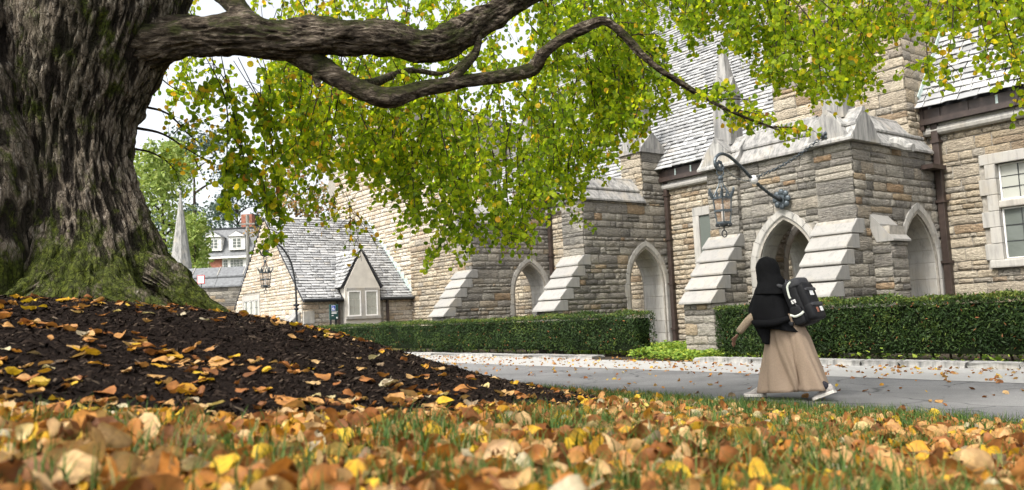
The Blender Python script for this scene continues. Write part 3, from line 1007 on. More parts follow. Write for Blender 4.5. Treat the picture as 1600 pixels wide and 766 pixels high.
# small side buttress on the near face
sb = obj('side_buttress', prism([W(B0 + .01, t, z) for t, z in ((16.0, -.1), (16.62, -.1), (16.62, 2.62), (16.0, 2.62))], -N * 0.42), MATS['mortar'], porch)
lay(pool, 'stone_grey', W(B0 - .41, 0, 0), T, -N, 16.0, 16.62, 0, 2.3)
lay(pool, 'stone_grey', W(B0, 16.0, 0), -N, -T, 0, 0.42, 0, 2.5)
for s in range(2):
    a_, z_ = B0 - .50 + s * .26, 2.30 + s * .33
    pr = [(a_, z_), (a_, z_ + .04), (a_ + .26, z_ + .33), (a_ + .5, z_ + .33), (a_ + .36, z_)]
    obj('weathering_slab', prism([W(a, 15.95, z) for a, z in pr], T * .72), MATS['slab'], porch)
# rain spout under the coping
obj('rain_spout', tube([W(B0 - .02, 17.1, 4.52), W(B0 - .22, 17.1, 4.47), W(B0 - .36, 17.12, 4.36), W(B0 - .5, 17.12, 4.33)], [.13, .15, .10, .09], 10, 9), MATS['coping'], porch)
pool.build({'stone_grey': porch, 'stone_warm': porch})

# ------------------------------------------------------------------ chapel: walls, tower block, roof, eaves, window
chapel = empty('chapel', W(15, NAVE, 0), 'long warm stone chapel with slate roof running behind the hedges', 'chapel')
pool = Pieces(STONES, 'stone', 'stonework')
EAVE = 4.95
WA0, WA1, WZ0, WZ1 = 5.75, 7.52, 1.88, 3.98      # big window in the right wall


def solid(part, a0, a1, t0, t1, z0, z1, m='mortar', parent=None):
    return obj(part, abox(a0, a1, t0, t1, z0, z1), MATS[m], parent or chapel)


solid('wall', WA1, 36, NAVE, NAVE + .6, -.2, EAVE)
solid('wall', -6, WA0, NAVE, NAVE + .6, -.2, EAVE)
solid('wall', WA0, WA1, NAVE, NAVE + .6, -.2, WZ0)
solid('wall', WA0, WA1, NAVE, NAVE + .6, WZ1, EAVE)


def win_block(v0, v1):
    r = []
    if v1 > WZ0 - .2 and v0 < WZ1 + .2: r.append((-WA1 - .32, -WA0 + .32))
    return r


org = W(0, NAVE, 0)
lay(pool, 'stone_warm', org, -N, -T, -8.9, -3.0, 0, EAVE, win_block)
lay(pool, 'stone_warm', org, -N, -T, -17.25, -12.4, 0, EAVE, lambda v0, v1: [(-16.1, -15.0)] if v1 > 1.9 and v0 < 4.1 else [], None, 0.12, 0.2)
lay(pool, 'stone_warm', org, -N, -T, -23.1, -18.05, 0, EAVE)
lay(pool, 'stone_warm', org, -N, -T, -12.0, -9.5, 0, 3.6)
lay(pool, 'stone_warm', org, -N, -T, -33.7, -23.9, 0, EAVE)
# tower block above the porch
TA0, TA1, TT = 8.95, 12.45, 18.3
solid('tower_block', TA0, TA1, TT, NAVE + 4, 3.9, 15)
lay(pool, 'stone_warm', W(0, TT, 0), -N, -T, -TA1, -TA0 + .03, 4.2, 11.2, None, None, 0.16, 0.34, 0.05, 1.8, 4.2)
lay(pool, 'stone_warm', W(TA0, 0, 0), T, -N, TT, TT + 2.6, 4.2, 11, None, None, 0.16, 0.34, 0.05, 1.2, 2.2)
# tall transept wall on the left
solid('transept_wall', 33.6, 43, NAVE, NAVE + 5, -.2, 11.5)
lay(pool, 'stone_pale', W(0, NAVE, 0), -N, -T, -42, -33.6, 1.5, 11.4, None, None, 0.16, 0.3)
solid('transept_wall', 27.5, 33.6, NAVE + .02, NAVE + 5, 4.9, 9.6)
lay(pool, 'stone_pale', W(0, NAVE + .02, 0), -N, -T, -33.6, -27.5, 4.95, 9.5, None, None, 0.16, 0.3)
obj('transept_coping', abox(27.3, 33.4, NAVE - .1, NAVE + .6, 9.6, 9.85, .03), MATS['coping'], chapel)
obj('transept_coping', abox(33.4, 43.1, NAVE - .1, NAVE + .6, 11.5, 11.75, .03), MATS['coping'], chapel)
# narrow upper window in the transept
for (a0_, a1_, z0_, z1_) in ((28.2, 28.42, 6.2, 7.9), (29.3, 29.52, 6.2, 7.9), (28.2, 29.52, 7.9, 8.15), (28.2, 29.52, 5.95, 6.2)):
    obj('window_surround', abox(a0_, a1_, NAVE - .08, NAVE + .25, z0_, z1_), MATS['limestone'], chapel)
obj('pane', abox(28.42, 29.3, NAVE - .03, NAVE + .018, 6.2, 7.9), MATS['glass'], chapel)
# white lancet surround in the bay left of the porch
for (a0_, a1_, z0_, z1_) in ((15.0, 15.22, 1.9, 3.9), (15.86, 16.1, 1.9, 3.9), (15.0, 16.1, 3.9, 4.15), (14.95, 16.15, 1.7, 1.9)):
    obj('window_surround', abox(a0_, a1_, NAVE - .07, NAVE + .2, z0_, z1_, .01), MATS['limestone'], chapel)
obj('pane', abox(15.22, 15.86, NAVE - .02, NAVE + .03, 1.9, 3.9), MATS['glass'], chapel)
# red-brown door inside the porch
dr = obj('door', abox(10.1, 11.2, NAVE - .12, NAVE + .02, 0, 2.5), MATS['door_red'], chapel)
obj('door_frame', abox(10.0, 10.1, NAVE - .16, NAVE + .02, 0, 2.6), MATS['limestone'], dr)
obj('door_frame', abox(11.2, 11.3, NAVE - .16, NAVE + .02, 0, 2.6), MATS['limestone'], dr)
obj('door_handle', ell(W(10.25, NAVE - .16, 1.05), N * .03, T * .04, Z * .03, 8, 6), MATS['iron_dark'], dr)

# cornice, brown gutter fascia, downpipes
for (a0_, a1_) in ((-6, TA0 - .02), (TA1 + .1, 17.18), (18.12, 23.0), (24.0, 27.4)):
    obj('cornice', tube([W(a0_, NAVE - .1, EAVE + .02), W(a1_, NAVE - .1, EAVE + .02)], .11, 10), MATS['limestone'], chapel)
    obj('cornice', abox(a0_, a1_, NAVE - .12, NAVE + .1, EAVE + .08, EAVE + .17), MATS['limestone'], chapel)
    gt = obj('gutter', joinm([abox(a0_, a1_, NAVE - .30, NAVE - .1, EAVE + .17, EAVE + .30), abox(a0_, a1_, NAVE - .25, NAVE - .08, EAVE + .30, EAVE + .52)]), MATS['brown_metal'], chapel)
    q = a0_ + .2
    while q < a1_:
        obj('gutter_strap', abox(q, q + .05, NAVE - .275, NAVE - .255, EAVE + .30, EAVE + .50), MATS['copper'] if random.random() < .3 else MATS['brown_metal'], gt)
        q += 0.62


def downpipe(a, t, z0, z1, parent=chapel, w=.065):
    p = obj('downpipe', box(W(a, t, (z0 + z1) / 2), N * w, T * w, Z * (z1 - z0) / 2, .012), MATS['brown_metal'], parent)
    q = z0 + .5
    while q < z1:
        obj('pipe_bracket', box(W(a, t, q), N * (w + .03), T * (w + .03), Z * .03), MATS['brown_metal'], p); q += 1.4


downpipe(17.04, NAVE - .12, 0.0, EAVE + .2)
downpipe(22.9, NAVE - .12, 0.0, EAVE + .2)
downpipe(8.66, NAVE - .13, 0.0, EAVE + .2, chapel, .075)
obj('pipe_head', abox(8.5, 8.95, NAVE - .75, NAVE - .1, 4.02, 4.12), MATS['brown_metal'], chapel)
downpipe(9.95, NAVE - .12, 0.0, 3.4)

# roof
SL = math.radians(52); cs, sn = math.cos(SL), math.sin(SL)
E0T, E0Z = NAVE - .3, EAVE + .42
RUN = 7.35
nrmR = (-T * sn + Z * cs); upR = (T * cs + Z * sn)
slope_len = RUN / cs


def roof_deck(parent, a0, a1):
    P = [W(a0, E0T + .15, E0Z), W(a1, E0T + .15, E0Z), W(a1, E0T + .15, E0Z) + upR * (slope_len - .15), W(a0, E0T + .15, E0Z) + upR * (slope_len - .15)]
    back = [W(a0, E0T + RUN * 2, E0Z), W(a1, E0T + RUN * 2, E0Z)]
    V = P + back
    return obj('roof', pyd(V, [(0, 3, 2, 1), (3, 4, 5, 2), (0, 1, 5, 4), (0, 4, 3), (1, 2, 5)]), MATS['roof_deck'], parent)


SLATES = []
for q in range(6):
    V = []
    for i, u in enumerate((-.5, -.17, .17, .5)):
        tl = random.uniform(-.03, .03); hh = random.uniform(-.2, .2); V += [(u * .985, tl, 1.0 + hh), (u * .985, tl + .02, 0.6 + hh), (u * .985, 1.0, 0.1)]
    F = []
    for i in range(3):
        b = i * 3
        F += [(b, b + 3, b + 5), (b, b + 5, b + 2), (b, b + 1, b + 4), (b, b + 4, b + 3)]
    F += [(0, 2, 1), (9, 10, 11)]
    SLATES.append((np.array(V), np.array(F)))


def slates(pool, org, U, up, nrm, length_fn, slope_len, expo, wmin, wmax, thick=.058, key='slate'):
    s, row = 0.0, 0
    while s < slope_len - .02:
        u0, u1 = length_fn(s)
        x = u0 - random.uniform(0, .2)
        ee = expo * random.uniform(.92, 1.08)
        while x < u1:
            L = random.uniform(wmin, wmax)
            p0, p1 = max(x, u0), min(x + L, u1)
            if p1 - p0 > .04:
                p = org + U * ((p0 + p1) / 2) + up * (s - .01) + nrm * (.006 + random.uniform(0, .01))
                pool.add(mat_cols(U * (p1 - p0 - .018), up * (ee + .05), nrm * thick * random.uniform(.8, 1.3), p), random.randrange(6), key)
            x += L
        s += ee; row += 1


rp = Pieces(SLATES, 'slate', 'slating')
roof = roof_deck(chapel, -6, 27.45)
orgR = W(0, E0T, E0Z + .02) + nrmR * .14
# chapel slates in the visible stretches only (left and right of the tower block)
slates(rp, orgR, -N, upR, nrmR, lambda s: (-27.45, -TA1), slope_len, .18, .2, .42)
slates(rp, orgR, -N, upR, nrmR, lambda s: (-TA0 - .02, 1.0), 9.5, .21, .22, .45)
rp.build({'slate': roof})
obj('ridge_cap', tube([W(-6, E0T + RUN, E0Z + RUN * sn / cs), W(27.45, E0T + RUN, E0Z + RUN * sn / cs)], .14, 8), MATS['coping'], roof)
# stepped copper flashing on the tower flank
for q in range(16):
    s = .2 + q * .5
    p = W(TA0 - .055, E0T + .1, E0Z + .1) + upR * s + nrmR * .12
    obj('flashing', box(p + upR * .26 + nrmR * .06, N * .012, upR * .27, nrmR * .14), MATS['copper'], chapel)
obj('flashing', box(W(TA0 - .06, NAVE - .12, EAVE + .35), N * .05, T * .16, Z * .3), MATS['brown_metal'], chapel)

# big leaded window in the right wall
win = empty('window', W(6.6, NAVE, WZ0)); win.parent = chapel; win.matrix_parent_inverse = Matrix.Translation(-Vector(chapel.location))


def lobj(name, me, m):
    o = obj(name, me, m); o.parent = win
    o.matrix_parent_inverse = Matrix.Translation(-Vector(win.location)); return o


z = WZ0 - .02; q = 0
while z < WZ1 - .02:
    h = min(.36, WZ1 - z)
    for side in (0, 1):
        wd = .20 if q % 2 else .34
        a0_, a1_ = (WA1 - .02, WA1 + wd) if side == 0 else (WA0 - wd, WA0 + .02)
        lobj('quoin', abox(a0_, a1_, NAVE - .065, NAVE + .35, z + .004, z + h - .004, .012), MATS['limestone'])
    z += h; q += 1
lobj('lintel', abox(WA0 - .3, WA1 + .3, NAVE - .06, NAVE + .35, WZ1, WZ1 + .24, .02), MATS['limestone'])
lobj('sill', abox(WA0 - .25, WA1 + .25, NAVE - .14, NAVE + .35, WZ0 - .2, WZ0 - .02, .03), MATS['limestone'])
lobj('mullion', abox(6.52, 6.72, NAVE - .03, NAVE + .3, WZ0 - .02, WZ1, .03), MATS['limestone'])
ZT = 3.08
lobj('transom', abox(WA0, 6.52, NAVE - .035, NAVE + .3, ZT - .08, ZT + .08, .03), MATS['limestone'])
lobj('transom', abox(6.72, WA1, NAVE - .035, NAVE + .3, ZT - .08, ZT + .08, .03), MATS['limestone'])


def leaded(parent_fn, a0, a1, z0, z1, t, nx, nz, glass, frame=.03, tilt=0):
    parent_fn('casement', joinm([abox(a0, a0 + frame, t - .03, t + .04, z0, z1), abox(a1 - frame, a1, t - .03, t + .04, z0, z1), abox(a0 + frame, a1 - frame, t - .03, t + .04, z0, z0 + frame), abox(a0 + frame, a1 - frame, t - .03, t + .04, z1 - frame, z1)]), MATS['white_paint'])
    a0 += frame; a1 -= frame; z0 += frame; z1 -= frame
    bars = []
    for i in range(1, nx): x = a0 + (a1 - a0) * i / nx; bars.append(abox(x - .008, x + .008, t - .012, t + .012, z0, z1))
    for j in range(1, nz): y = z0 + (z1 - z0) * j / nz; bars.append(abox(a0, a1, t - .0105, t + .0105, y - .008, y + .008))
    parent_fn('glazing_bar', joinm(bars), MATS['iron_dark'])
    for i in range(nx):
        for j in range(nz):
            x0, x1 = a0 + (a1 - a0) * i / nx + .004, a0 + (a1 - a0) * (i + 1) / nx - .004
            y0, y1 = z0 + (z1 - z0) * j / nz + .004, z0 + (z1 - z0) * (j + 1) / nz - .004
            ja, jz = random.uniform(-.006, .006), random.uniform(-.006, .006)
            P = [W(x0, t + ja, y0), W(x1, t - ja, y0), W(x1, t - ja + jz, y1), W(x0, t + ja + jz, y1)]
            parent_fn('pane', prism(P, T * .006), glass)


for (a0_, a1_) in ((6.73, WA1 - .03), (WA0 + .03, 6.51)):
    leaded(lobj, a0_, a1_, ZT + .09, WZ1 - .01, NAVE + .12, 2, 2 + 1, MATS['glass_pale'])
    leaded(lobj, a0_, a1_, WZ0 - .01, ZT - .09, NAVE + .10, 2, 3, MATS['glass'])
obj('room_wall', abox(WA0 - .3, WA1 + .3, NAVE + .55, NAVE + .58, WZ0 - .3, WZ1 + .3), MATS['blind'], chapel)

pool.build({'stone_warm': chapel, 'stone_pale': chapel})

# ------------------------------------------------------------------ stone cottage wing on the left
CA0, CAM, CA1, CT0, CT1 = 33.7, 38.3, 42.8, 13.6, NAVE
CE, CR = 2.3, 6.42
cot = empty('stone_cottage', W(38, 16, 0), 'low stone cottage wing with steep slate roof and gabled dormer beyond the hedge', 'cottage')
pool = Pieces(STONES, 'stone', 'stonework')
P = [W(a, CT0, z) for a, z in ((CA0, -.2), (CA1, -.2), (CA1, CE), (CAM, CR - .1), (CA0, CE))]
obj('wall', prism(P, T * (CT1 - CT0)), MATS['mortar'], cot)
gwin = (39.0, 41.6, 0.9, 2.75)
slope = (CR - CE) / (CAM - CA0)


def gspan(v, h):
    lo = CA0 + max(0, (v + h * .3 - CE) / slope); hi = CA1 - max(0, (v + h * .3 - CE) / ((CR - CE) / (CA1 - CAM)))
    return (-hi, -lo)


lay(pool, 'stone_pale', W(0, CT0, 0), -N, -T, 0, 0, 0, CR - .15, lambda v0, v1: [(-gwin[1], -gwin[0])] if v1 > gwin[2] and v0 < gwin[3] else [], gspan, .13, .24)
lay(pool, 'stone_pale', W(CA0, 0, 0), T, -N, CT0, CT1, 0, CE, lambda v0, v1: [(15.2, 17.55)], None, .13, .24)


def cobj(name, me, m): return obj(name, me, m, cot)


# three-light window in the gable
ga0, ga1, gz0, gz1 = gwin
for (a0_, a1_, z0_, z1_) in ((ga0, ga0 + .22, gz0, gz1), (ga1 - .22, ga1, gz0, gz1), (ga0 + .22, ga1 - .22, gz1 - .25, gz1), (ga0 + .22, ga1 - .22, gz0, gz0 + .2)):
    cobj('window_surround', abox(a0_, a1_, CT0 - .07, CT0 + .15, z0_, z1_, .015), MATS['limestone'])
lw = (ga1 - ga0 - .44 - .36) / 3
for q in range(3):
    x = ga0 + .22 + q * (lw + .18)
    if q: cobj('mullion', abox(x - .18, x, CT0 - .05, CT0 + .15, gz0 + .2, gz1 - .25, .02), MATS['limestone'])
    leaded(cobj, x, x + lw, gz0 + .2, gz1 - .25, CT0 - .015, 2, 4, MATS['glass_pale'])
# roof: two slopes
rp = Pieces(SLATES, 'slate', 'slating')
ang = math.atan(slope); upC = (N * math.cos(ang) + Z * math.sin(ang)); nrC = (-N * math.sin(ang) + Z * math.cos(ang))
lenC = (CAM - CA0) / math.cos(ang) + .3
eo = W(CA0, 0, CE) - upC * .28 + nrC * .1
deck = obj('roof', joinm([prism([W(CA0, CT0 - .04, CE) - upC * .25, W(CAM, CT0 - .04, CR), W(CA1, CT0 - .04, CE) - N * -.2 - Z * .2, W(CA1, CT0 - .04, CE) + N * .2 - Z * .1, W(CAM, CT0 - .04, CR + .12), W(CA0, CT0 - .04, CE) - upC * .25 + nrC * .08], T * (CT1 - CT0 + .04))]), MATS['roof_deck'], cot)
DT0, DT1, DZP = 15.5, 17.25, 4.45       # dormer
DM = (DT0 + DT1) / 2


def dorm(s):
    zz = CE + s * math.sin(ang)
    hw = (DT1 - DT0) / 2 + .12
    f = max(0.0, 1 - (zz - CE - .3) / (DZP - CE))
    return hw * min(1, f) if zz < DZP else 0


for s0 in (0,):
    slates(rp, eo, T, upC, nrC, lambda s: (CT0 - .06, DM - dorm(s) if dorm(s) > 0 else CT1), lenC, .2, .25, .5)
    slates(rp, eo, T, upC, nrC, lambda s: (DM + dorm(s), CT1 - .03) if dorm(s) > 0 else (0, -1), lenC, .2, .25, .5)
# dormer: ashlar gable with two-light window, and its own little roof
dg = [W(CA0 - .30, t, z) for t, z in ((DT0, -.1), (DT1, -.1), (DT1, 2.75), (DM, DZP - .05), (DT0, 2.75))]
cobj('dormer_gable', prism(dg, N * .7), MATS['ashlar'])
for sg, te in ((-1, DT0), (1, DT1)):
    d_ = (W(0, DM, DZP) - W(0, te + sg * .12, 2.72)); L = d_.length; dirn = d_.normalized(); nn = dirn.cross(N) * (1 if sg < 0 else -1)
    if nn.z < 0: nn = -nn
    depth = 3.0
    pl = obj('dormer_roof', prism([W(CA0 - .27, te + sg * .12, 2.72), W(CA0 - .27, DM, DZP), W(CA0 - .27, DM, DZP) + Z * .05, W(CA0 - .27, te + sg * .12, 2.72) + nn * .05], N * depth), MATS['roof_deck'], cot)
    slates(rp, W(CA0 - .29, te + sg * .12, 2.72) + nn * .06, N, dirn, nn, lambda s: (0, depth), L, .2, .25, .45)
rp.build({'slate': deck})
pool.build({'stone_pale': cot})
dz0, dz1 = 1.45, 2.6
cobj('window_surround', abox(CA0 - .34, CA0 - .26, DM - .80, DM + .80, dz1, dz1 + .14, .01), MATS['limestone'])
cobj('sill', abox(CA0 - .40, CA0 - .26, DM - .86, DM + .86, dz0 - .14, dz0, .01), MATS['limestone'])
cobj('mullion', abox(CA0 - .34, CA0 - .26, DM - .1, DM + .1, dz0, dz1, .01), MATS['limestone'])


def leaded_a(t0, t1, z0, z1, a, nx, nz):
    fr = .05
    cobj('casement', joinm([abox(a - .03, a + .04, t0, t0 + fr, z0, z1), abox(a - .03, a + .04, t1 - fr, t1, z0, z1), abox(a - .03, a + .04, t0 + fr, t1 - fr, z0, z0 + fr), abox(a - .03, a + .04, t0 + fr, t1 - fr, z1 - fr, z1)]), MATS['white_paint'])
    for i in range(nx):
        for j in range(nz):
            x0 = t0 + fr + (t1 - t0 - 2 * fr) * i / nx; x1 = t0 + fr + (t1 - t0 - 2 * fr) * (i + 1) / nx
            y0 = z0 + fr + (z1 - z0 - 2 * fr) * j / nz; y1 = z0 + fr + (z1 - z0 - 2 * fr) * (j + 1) / nz
            cobj('pane', prism([W(a, x0 + .012, y0 + .012), W(a, x1 - .012, y0 + .012), W(a, x1 - .012, y1 - .012), W(a, x0 + .012, y1 - .012)], N * .01), MATS['glass_pale'])


leaded_a(DM - .74, DM - .11, dz0, dz1, CA0 - .315, 2, 3)
leaded_a(DM + .11, DM + .74, dz0, dz1, CA0 - .315, 2, 3)
cobj('gutter', tube([W(CA0 - .32, CT0 - .05, CE - .08), W(CA0 - .32, DT0 - .08, CE - .08)], .07, 8), MATS['iron_dark'])
cobj('gutter', tube([W(CA0 - .32, DT1 + .08, CE - .08), W(CA0 - .32, CT1 - .02, CE - .08)], .07, 8), MATS['iron_dark'])
cobj('downpipe', tube([W(CA0 - .12, 17.72, 0), W(CA0 - .12, 17.72, CE - .08)], .07, 8), MATS['brown_metal'])
cobj('downpipe', tube([W(CA0 - .12, 15.25, 0), W(CA0 - .12, 15.25, CE - .08)], .07, 8), MATS['brown_metal'])
for q in range(13):
    s = .1 + q * .46
    p = W(CA0, CT1 - .03, CE) + upC * s + nrC * .16
    cobj('flashing', box(p + upC * .23 + Z * .06, N * .20, T * .012, Z * .19), MATS['copper'])
# raking buttress slab at the corner
cobj('corner_slab', prism([W(CA0 + .1, t, z) for t, z in ((12.1, -.1), (12.1, .35), (13.55, 1.75), (13.55, -.1))], N * .8), MATS['coping'])
cobj('corner_block', abox(CA0 - .14, CA0 - .02, CT0 + .0, CT0 + .5, 1.2, 1.75, .01), MATS['limestone'])

# ------------------------------------------------------------------ lanterns
def lantern(thing, top, s=1.0):
    """hexagonal wrought lantern hanging with its ring at 'top'; total height about 1.4 s"""
    top = Vector(top); I, D, G = MATS['iron'], MATS['iron_dark'], MATS['amber']
    X, Y = Vector((1, 0, 0)), Vector((0, 1, 0))
    pt = lambda ang_, r, z: top + (X * math.cos(ang_) + Y * math.sin(ang_)) * r * s + Z * z * s
    obj('hanging_ring', torus(top - Z * .07 * s, X, Z, .07 * s, .014 * s), I, thing)
    obj('crown_knob', ell(top - Z * .19 * s, X * .06 * s, Y * .06 * s, Z * .05 * s, 10, 6), I, thing)
    z_t, z_m, z_b = -.60, -.86, -1.10
    rt, rm, rb = .205, .185, .15
    for z_, r_ in ((z_t, rt), (z_m, rm), (z_b, rb)):
        rg = [[pt(math.pi / 3 * q + .3, r_ + d1, z_ + d2) for q in range(6)] for d1, d2 in ((-.012, -.02), (.012, -.02), (.012, .02), (-.012, .02), (-.012, -.02))]
        obj('band', loft(rg, False, False), I, thing)
    for q in range(6):
        an = math.pi / 3 * q + .3
        an2 = an + math.pi / 3
        obj('strap', tube([pt(an, .03, -.20), pt(an, .05, -.32), pt(an, .13, -.46), pt(an, rt, -.60)], .012 * s, 5, 8), I, thing)
        obj('bar', tube([pt(an, rt, z_t), pt(an, rb, z_b), pt(an, rb * .8, z_b - .06)], .013 * s, 5), I, thing)
        obj('spike', tube([pt(an, rt, z_t + .0), pt(an, rt + .03, z_t + .07), pt(an, rt + .07, z_t + .16), pt(an, rt + .045, z_t + .20)], [.02 * s, .03 * s, .022 * s, .008 * s], 5, 7), I, thing)
        mid = (an + an2) / 2
        obj('spike', tube([pt(mid, rt * .87, z_t), pt(mid, rt * .9, z_t + .10), pt(mid, rt * .9, z_t + .13)], [.025 * s, .018 * s, .004 * s], 5), I, thing)
        for (za, zb, ra, rb_) in ((z_t - .02, z_m + .02, rt, rm), (z_m - .02, z_b + .02, rm, rb)):
            P = [pt(an + .06, ra * .95, za), pt(an2 - .06, ra * .95, za), pt(an2 - .06, rb_ * .95, zb), pt(an + .06, rb_ * .95, zb)]
            obj('pane', pyd(P, [(0, 1, 2, 3)]), G, thing)
        obj('foot_curl', tube([pt(an, rb, z_b), pt(an, rb + .03, z_b - .05), pt(an, rb * .6, z_b - .07)], .012 * s, 5, 6), D, thing)
    obj('base_plate', ell(pt(0, 0, z_b - .05), X * .09 * s, Y * .09 * s, Z * .035 * s, 10, 6), D, thing)
    obj('candle_tube', tube([pt(0, 0, z_b), pt(0, 0, z_t - .12)], .035 * s, 8), MATS['white_paint'], thing)
    obj('pull_stem', tube([pt(0, 0, z_b - .07), pt(0, 0, z_b - .15)], .014 * s, 6), D, thing)
    obj('pull_ring', torus(pt(0, 0, z_b - .22), X * .8, Z * 1.15, .06 * s, .012 * s), D, thing)


# bracket lantern on the porch front
LA = 10.53
lamp = empty('bracket_lantern', W(LA, FT - .02, 3.45), 'wrought iron lantern hanging from a curved wall bracket above the porch arch', 'lantern', 'wrought iron lanterns')
f2 = lambda t, z, a=LA: W(a, t, z)
arm = [f2(15.55, 3.45), f2(15.2, 3.50), f2(14.6, 3.78), f2(14.1, 4.10), f2(13.75, 4.28), f2(13.5, 4.31), f2(13.32, 4.22), f2(13.27, 4.08), f2(13.34, 3.97), f2(13.46, 3.95), f2(13.53, 4.03), f2(13.48, 4.10)]
obj('arm', tube(arm, [.035, .035, .035, .035, .035, .035, .034, .032, .03, .026, .022, .016], 8, 60), MATS['iron'], lamp)
for q in range(22):
    s_ = q / 21
    p = spline(arm[:4], 22)[q]
    obj('twist', torus(p, Z, N, .036, .008, 8, 4), MATS['iron_dark'], lamp)
ros = obj('rosette', prism([f2(15.46, 3.45) + N * .07 * math.cos(q) * 1.5 + Z * .105 * math.sin(q) for q in np.linspace(0, 2 * math.pi, 12, endpoint=False)], T * .14), MATS['iron'], lamp)
for q in range(8):
    an = q * math.pi / 4
    c_ = f2(15.5, 3.45) + N * .16 * math.cos(an) + Z * .16 * math.sin(an)
    obj('petal', ell(c_, N * .075, T * .045, Z * .075, 8, 6), MATS['iron'], ros)
obj('boss', ell(f2(15.42, 3.45), N * .06, T * .09, Z * .06, 8, 6), MATS['iron_dark'], ros)
sf = f2(13.42, 4.06)
for q in range(7):
    an = q * 2 * math.pi / 7
    obj('scroll_leaf', ell(sf + T * .07 * math.cos(an) + Z * .07 * math.sin(an), T * .045, N * .02, Z * .045, 8, 5), MATS['iron'], lamp)
lantern(lamp, f2(13.42, 3.98), 1.03)
ins = obj('insulator', ell(f2(14.55, 3.83), N * .07, T * .13, Z * .10, 10, 8), MATS['insulator'], lamp)
ca, cb = W(9.28, 15.33, 4.62), f2(14.55, 3.86)
for q in range(26):
    s_ = (q + .5) / 26
    p = ca.lerp(cb, s_) - Z * .10 * math.sin(math.pi * s_)
    d_ = (cb - ca).normalized(); n1 = d_.cross(Z).normalized(); n2 = d_.cross(n1)
    obj('chain_link', torus(p, d_ * 1.7, n1 if q % 2 else n2, .03, .010, 10, 4), MATS['iron'], lamp)
obj('chain_anchor', ell(ca, N * .05, T * .06, Z * .06, 8, 6), MATS['iron_dark'], lamp)
for q in range(4): obj('anchor_petal', ell(ca + N * .06 * math.cos(q * 1.57 + .78) + Z * .06 * math.sin(q * 1.57 + .78), N * .035, T * .03, Z * .035, 6, 5), MATS['iron'], lamp)
for q in range(14):
    s_ = (q + .5) / 14
    p = f2(13.5, 4.05).lerp(f2(14.5, 3.82), s_) - Z * .12 * math.sin(math.pi * s_)
    d_ = Vector(T - Z * .2).normalized(); n2 = d_.cross(N)
    obj('chain_link', torus(p, d_ * 1.6, N if q % 2 else n2, .022, .006, 10, 4), MATS['iron'], lamp)

# post lantern by the cottage corner
PA, PT_ = 33.0, 13.05
lamp2 = empty('post_lantern', W(PA, PT_, 0), 'small hanging lantern on a tall curved iron post by the cottage corner', 'lantern', 'wrought iron lanterns')
f3 = lambda t, z: W(PA, t, z)
arm = [f3(PT_, 0), f3(PT_, 1.2), f3(PT_, 2.3), f3(PT_ - .04, 3.1), f3(PT_ - .22, 3.9), f3(PT_ - .6, 4.5), f3(PT_ - 1.0, 4.7), f3(PT_ - 1.36, 4.62), f3(PT_ - 1.53, 4.38), f3(PT_ - 1.46, 4.16), f3(PT_ - 1.3, 4.12), f3(PT_ - 1.22, 4.25)]
obj('post', tube(arm, [.05, .05, .045, .04, .04, .04, .04, .038, .035, .03, .025, .02], 8, 70), MATS['iron_dark'], lamp2)
for z_, r_ in ((2.02, .11), (1.85, .085)): obj('collar', ell(f3(PT_, z_), N * r_, T * r_ * 1.3, Z * .07, 10, 6), MATS['iron_dark'], lamp2)
sf = f3(PT_ - 1.30, 4.25)
for q in range(8):
    an = q * math.pi / 4
    obj('scroll_leaf', ell(sf + T * .10 * math.cos(an) + Z * .10 * math.sin(an), T * .06, N * .03, Z * .06, 8, 5), MATS['iron'], lamp2)
lantern(lamp2, f3(PT_ - 1.32, 4.10), 1.12)

# ------------------------------------------------------------------ accessibility sign
SA = 32.4
s0, s1 = at(515, 476, a=SA), at(527, 499.5, a=SA)
t0_, t1_, z0_, z1_ = s0.dot(T), s1.dot(T) + .06, s1.z, s0.z
sign = empty('accessibility_sign', W(SA, (t0_ + t1_) / 2, 0), 'small dark green sign with white wheelchair symbol standing behind the hedge', 'sign')
obj('board', abox(SA, SA + .07, t0_, t1_, z0_, z1_, .008), MATS['sign_green'], sign)
for tt in (t0_ + .08, t1_ - .08): obj('post', abox(SA + .075, SA + .14, tt - .03, tt + .03, 0, z1_ - .05), MATS['iron_dark'], sign)
fs = lambda u, v, e=.004: W(SA - e, t0_ + (t1_ - t0_) * u, z1_ - (z1_ - z0_) * v)


def srect(u0, u1, v0, v1, m, e=.004, name='marking'): return obj(name, prism([fs(u0, v0, e), fs(u1, v0, e), fs(u1, v1, e), fs(u0, v1, e)], N * .003), m, sign)


srect(.2, .66, .06, .43, MATS['sign_white'], .004, 'symbol_border')
srect(.23, .63, .08, .41, MATS['sign_blue'], .008, 'symbol_field')
wt = (t1_ - t0_)
obj('symbol_wheel', torus(fs(.40, .30, .014), T, Z, wt * .10, wt * .022, 14, 4), MATS['sign_white'], sign)
obj('symbol_head', ell(fs(.37, .125, .014), T * wt * .04, N * .002, Z * wt * .04, 8, 5), MATS['sign_white'], sign)
obj('symbol_body', tube([fs(.37, .16, .014), fs(.39, .26, .014), fs(.5, .26, .014), fs(.54, .36, .014), fs(.59, .35, .014)], wt * .022, 4), MATS['sign_white'], sign)
srect(.2, .92, .47, .50, MATS['sign_white'], .004, 'text_line')
srect(.2, .78, .53, .61, MATS['sign_white'], .004, 'text_line')
srect(.2, .44, .70, .75, MATS['sign_white'], .004, 'text_line')
obj('arrow_disc', ell(fs(.82, .88, .006), T * wt * .1, N * .003, Z * wt * .1, 12, 5), MATS['sign_white'], sign)

